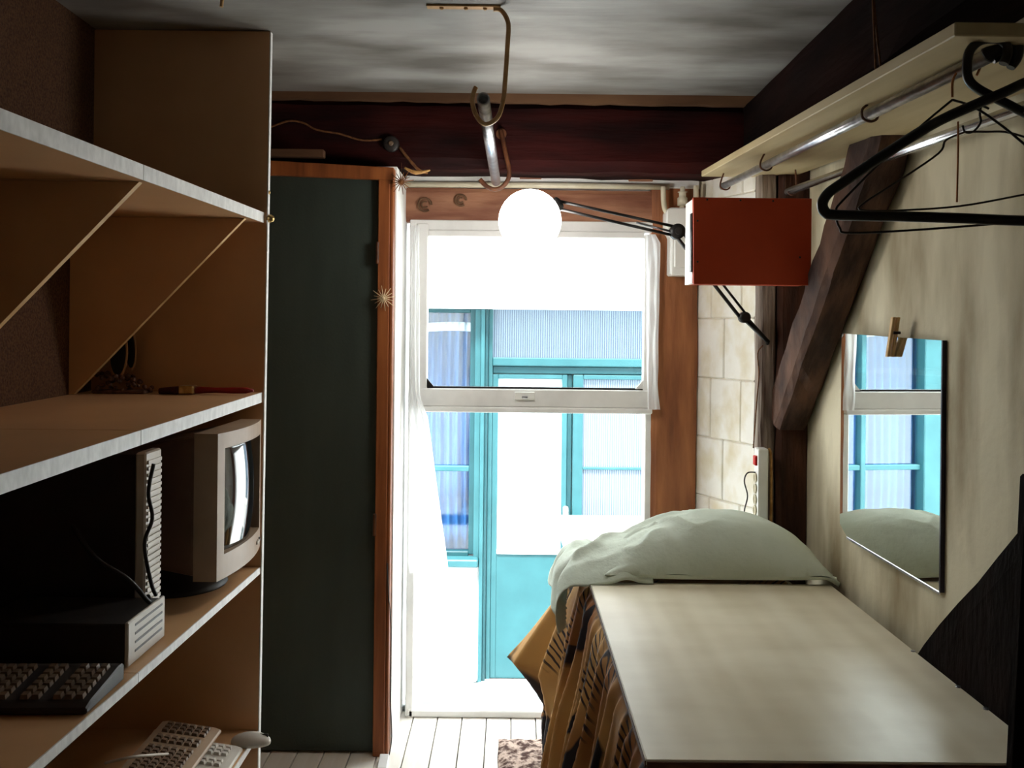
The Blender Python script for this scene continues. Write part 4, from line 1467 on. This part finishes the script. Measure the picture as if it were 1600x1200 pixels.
def pil(sign):
    def fn(u, v):
        a, b = 2 * u - 1, 2 * v - 1
        prof = max(0.0, (1 - abs(a) ** 2.2)) ** .62 * max(0.0, (1 - abs(b) ** 2.4)) ** .6
        pinch = 1 - .10 * (abs(a) ** 3) * (1 - abs(b)) - 0
        x = .675 + a * .372 * (1 - .05 * (1 - b * b) * abs(a) ** 6)
        y = 3.045 + b * .185 * (1 - .06 * (1 - a * a) * abs(b) ** 6)
        skew = 1.0 + .10 * a - .22 * a * a
        hgt = .172 * prof * skew
        if sign > 0:
            z = zb + .030 + hgt
            z += .006 * noise.noise(Vector((a * 4, b * 5, 1))) + .016 * max(0, min(1, -a * 2.2 + .25)) * (1 - abs(math.sin(b * 7 + a * 3.2 + 2.2 * noise.noise(Vector((a * 3, b * 2, 6)))))) ** 2 * prof ** .5
        else:
            z = zb + .030 - .026 * prof ** .4
        if a > .9:
            z -= .02 * (a - .9) * 4
        return Vector((x, y, z))
    return fn


bm = bm_()
grid(bm, pil(1), 70, 44)
grid(bm, pil(-1), 70, 44)
bmesh.ops.remove_doubles(bm, verts=bm.verts, dist=.0008)
bmesh.ops.recalc_face_normals(bm, faces=bm.faces)
obj('cushion', bm, 'linen', pw_)


def flap(u, v):
    """loose end of the case: u from inside the pillow out to the left and over, v front to back"""
    run = u * .42
    flat_ = .235
    wr = 2.2 * noise.noise(Vector((u * 2.2, v * 2.0, 8)))
    cr_ = (1 - abs(math.sin(v * 5.2 + u * 2.4 + wr))) ** 1.6
    hh = .085 * math.sin(min(1, v * 1.1) * PI) ** .8 * max(.12, 1.15 - 1.35 * u)
    zt0_ = zb + .022 + hh + .03 * (1 - u) * v + .030 * cr_ * min(1, u * 3) * (1.1 - .4 * u)
    if run < flat_:
        x, z = .46 - run, zt0_
    else:
        a = min(1.45, (run - flat_) / .075)
        rest = max(0, run - flat_ - .075 * 1.45)
        x = .225 - .075 * math.sin(a) - rest * .15 + .03 * cr_ * a
        z = zt0_ - .06 * (1 - math.cos(a)) - rest * (.75 + .45 * (1 - v)) - .02 * cr_ * a
    y = 2.86 + v * .36 - .03 * u * (1 - v) + .012 * noise.noise(Vector((u * 5, v * 5, 3)))
    z += .005 * noise.noise(Vector((u * 7, v * 7, 4)))
    if v < .2:
        z -= (.2 - v) * .12
    z = max(z, zb + .004 if x > bl - .005 and y < 2.89 else 0)
    return Vector((x, y, z))


bm = bm_()
grid(bm, flap, 60, 60)
solid(obj('loose_case', bm, 'linen', pw_), .003, 0)


def tail(u, v):
    x = 1.00 + u * .055
    y = 2.86 + v * .12
    z = zb + .03 - .02 * u + .012 * math.sin(v * 3 * 2 * PI + u * 3) * u
    return Vector((x, y, z))


bm = bm_(); grid(bm, tail, 12, 24); solid(obj('case_corner', bm, 'linen', pw_), .003, 0)

# white planter trough on a stand across the alley
yq = 5.42
zt_ = P(930, 816, yq).z
xl, xr2 = P(868, 816, yq).x, P(1030, 816, yq).x
ts = thing('plant_stand', ((xl + xr2) / 2, yq, GZ), 'white stand under the trough outside, hidden behind the pillow', 'stand')
zs_ = zt_ - .30
bx('top', 'white_paint', ts, xl + .1, xr2 - .1, yq - .13, yq + .13, zs_ - .03, zs_, .006)
for x in (xl + .14, xr2 - .14):
    for y in (yq - .1, yq + .1):
        bx('leg', 'white_paint', ts, x - .02, x + .02, y - .02, y + .02, GZ, zs_ - .03)
tu = thing('planter_trough', ((xl + xr2) / 2, yq, zs_), 'flared white trough outside before the turquoise door, above the pillow', 'trough')
bm = bm_()
o8 = [(xl + .1, yq - .11, zs_), (xr2 - .1, yq - .11, zs_), (xr2 - .1, yq + .11, zs_), (xl + .1, yq + .11, zs_), (xl, yq - .16, zt_), (xr2, yq - .16, zt_), (xr2, yq + .16, zt_), (xl, yq + .16, zt_)]
v = [bm.verts.new(q) for q in o8]
for q in ((3, 2, 1, 0), (0, 1, 5, 4), (1, 2, 6, 5), (2, 3, 7, 6), (3, 0, 4, 7)):
    bm.faces.new([v[i] for i in q])
solid(obj('shell', bm, 'white_plastic', tu), .006)
bm = bm_()
tube(bm, [(xl, yq - .16, zt_), (xr2, yq - .16, zt_), (xr2, yq + .16, zt_), (xl, yq + .16, zt_), (xl, yq - .16, zt_)], .008, 8)
obj('rim', bm, 'white_plastic', tu)

# rug
ra = P(782, 1158, 3.40)


def rugf(u, v):
    x = -.035 + u * .42 + .006 * noise.noise(Vector((v * 9, 1, 1)))
    y = 2.55 + v * .86 + .006 * noise.noise(Vector((u * 9, 4, 1)))
    e = min(1, min(u, 1 - u, v, 1 - v) * 14)
    z = .004 + .016 * e + .004 * noise.noise(Vector((x * 60, y * 60, 1)))
    return Vector((x, y, max(z, .003)))


bm = bm_(); grid(bm, rugf, 60, 100)
ru = obj('rug', bm, 'rug'); solid(ru, .003)
tag(ru, 'small mottled brown rug on the floor beside the bed', 'rug')
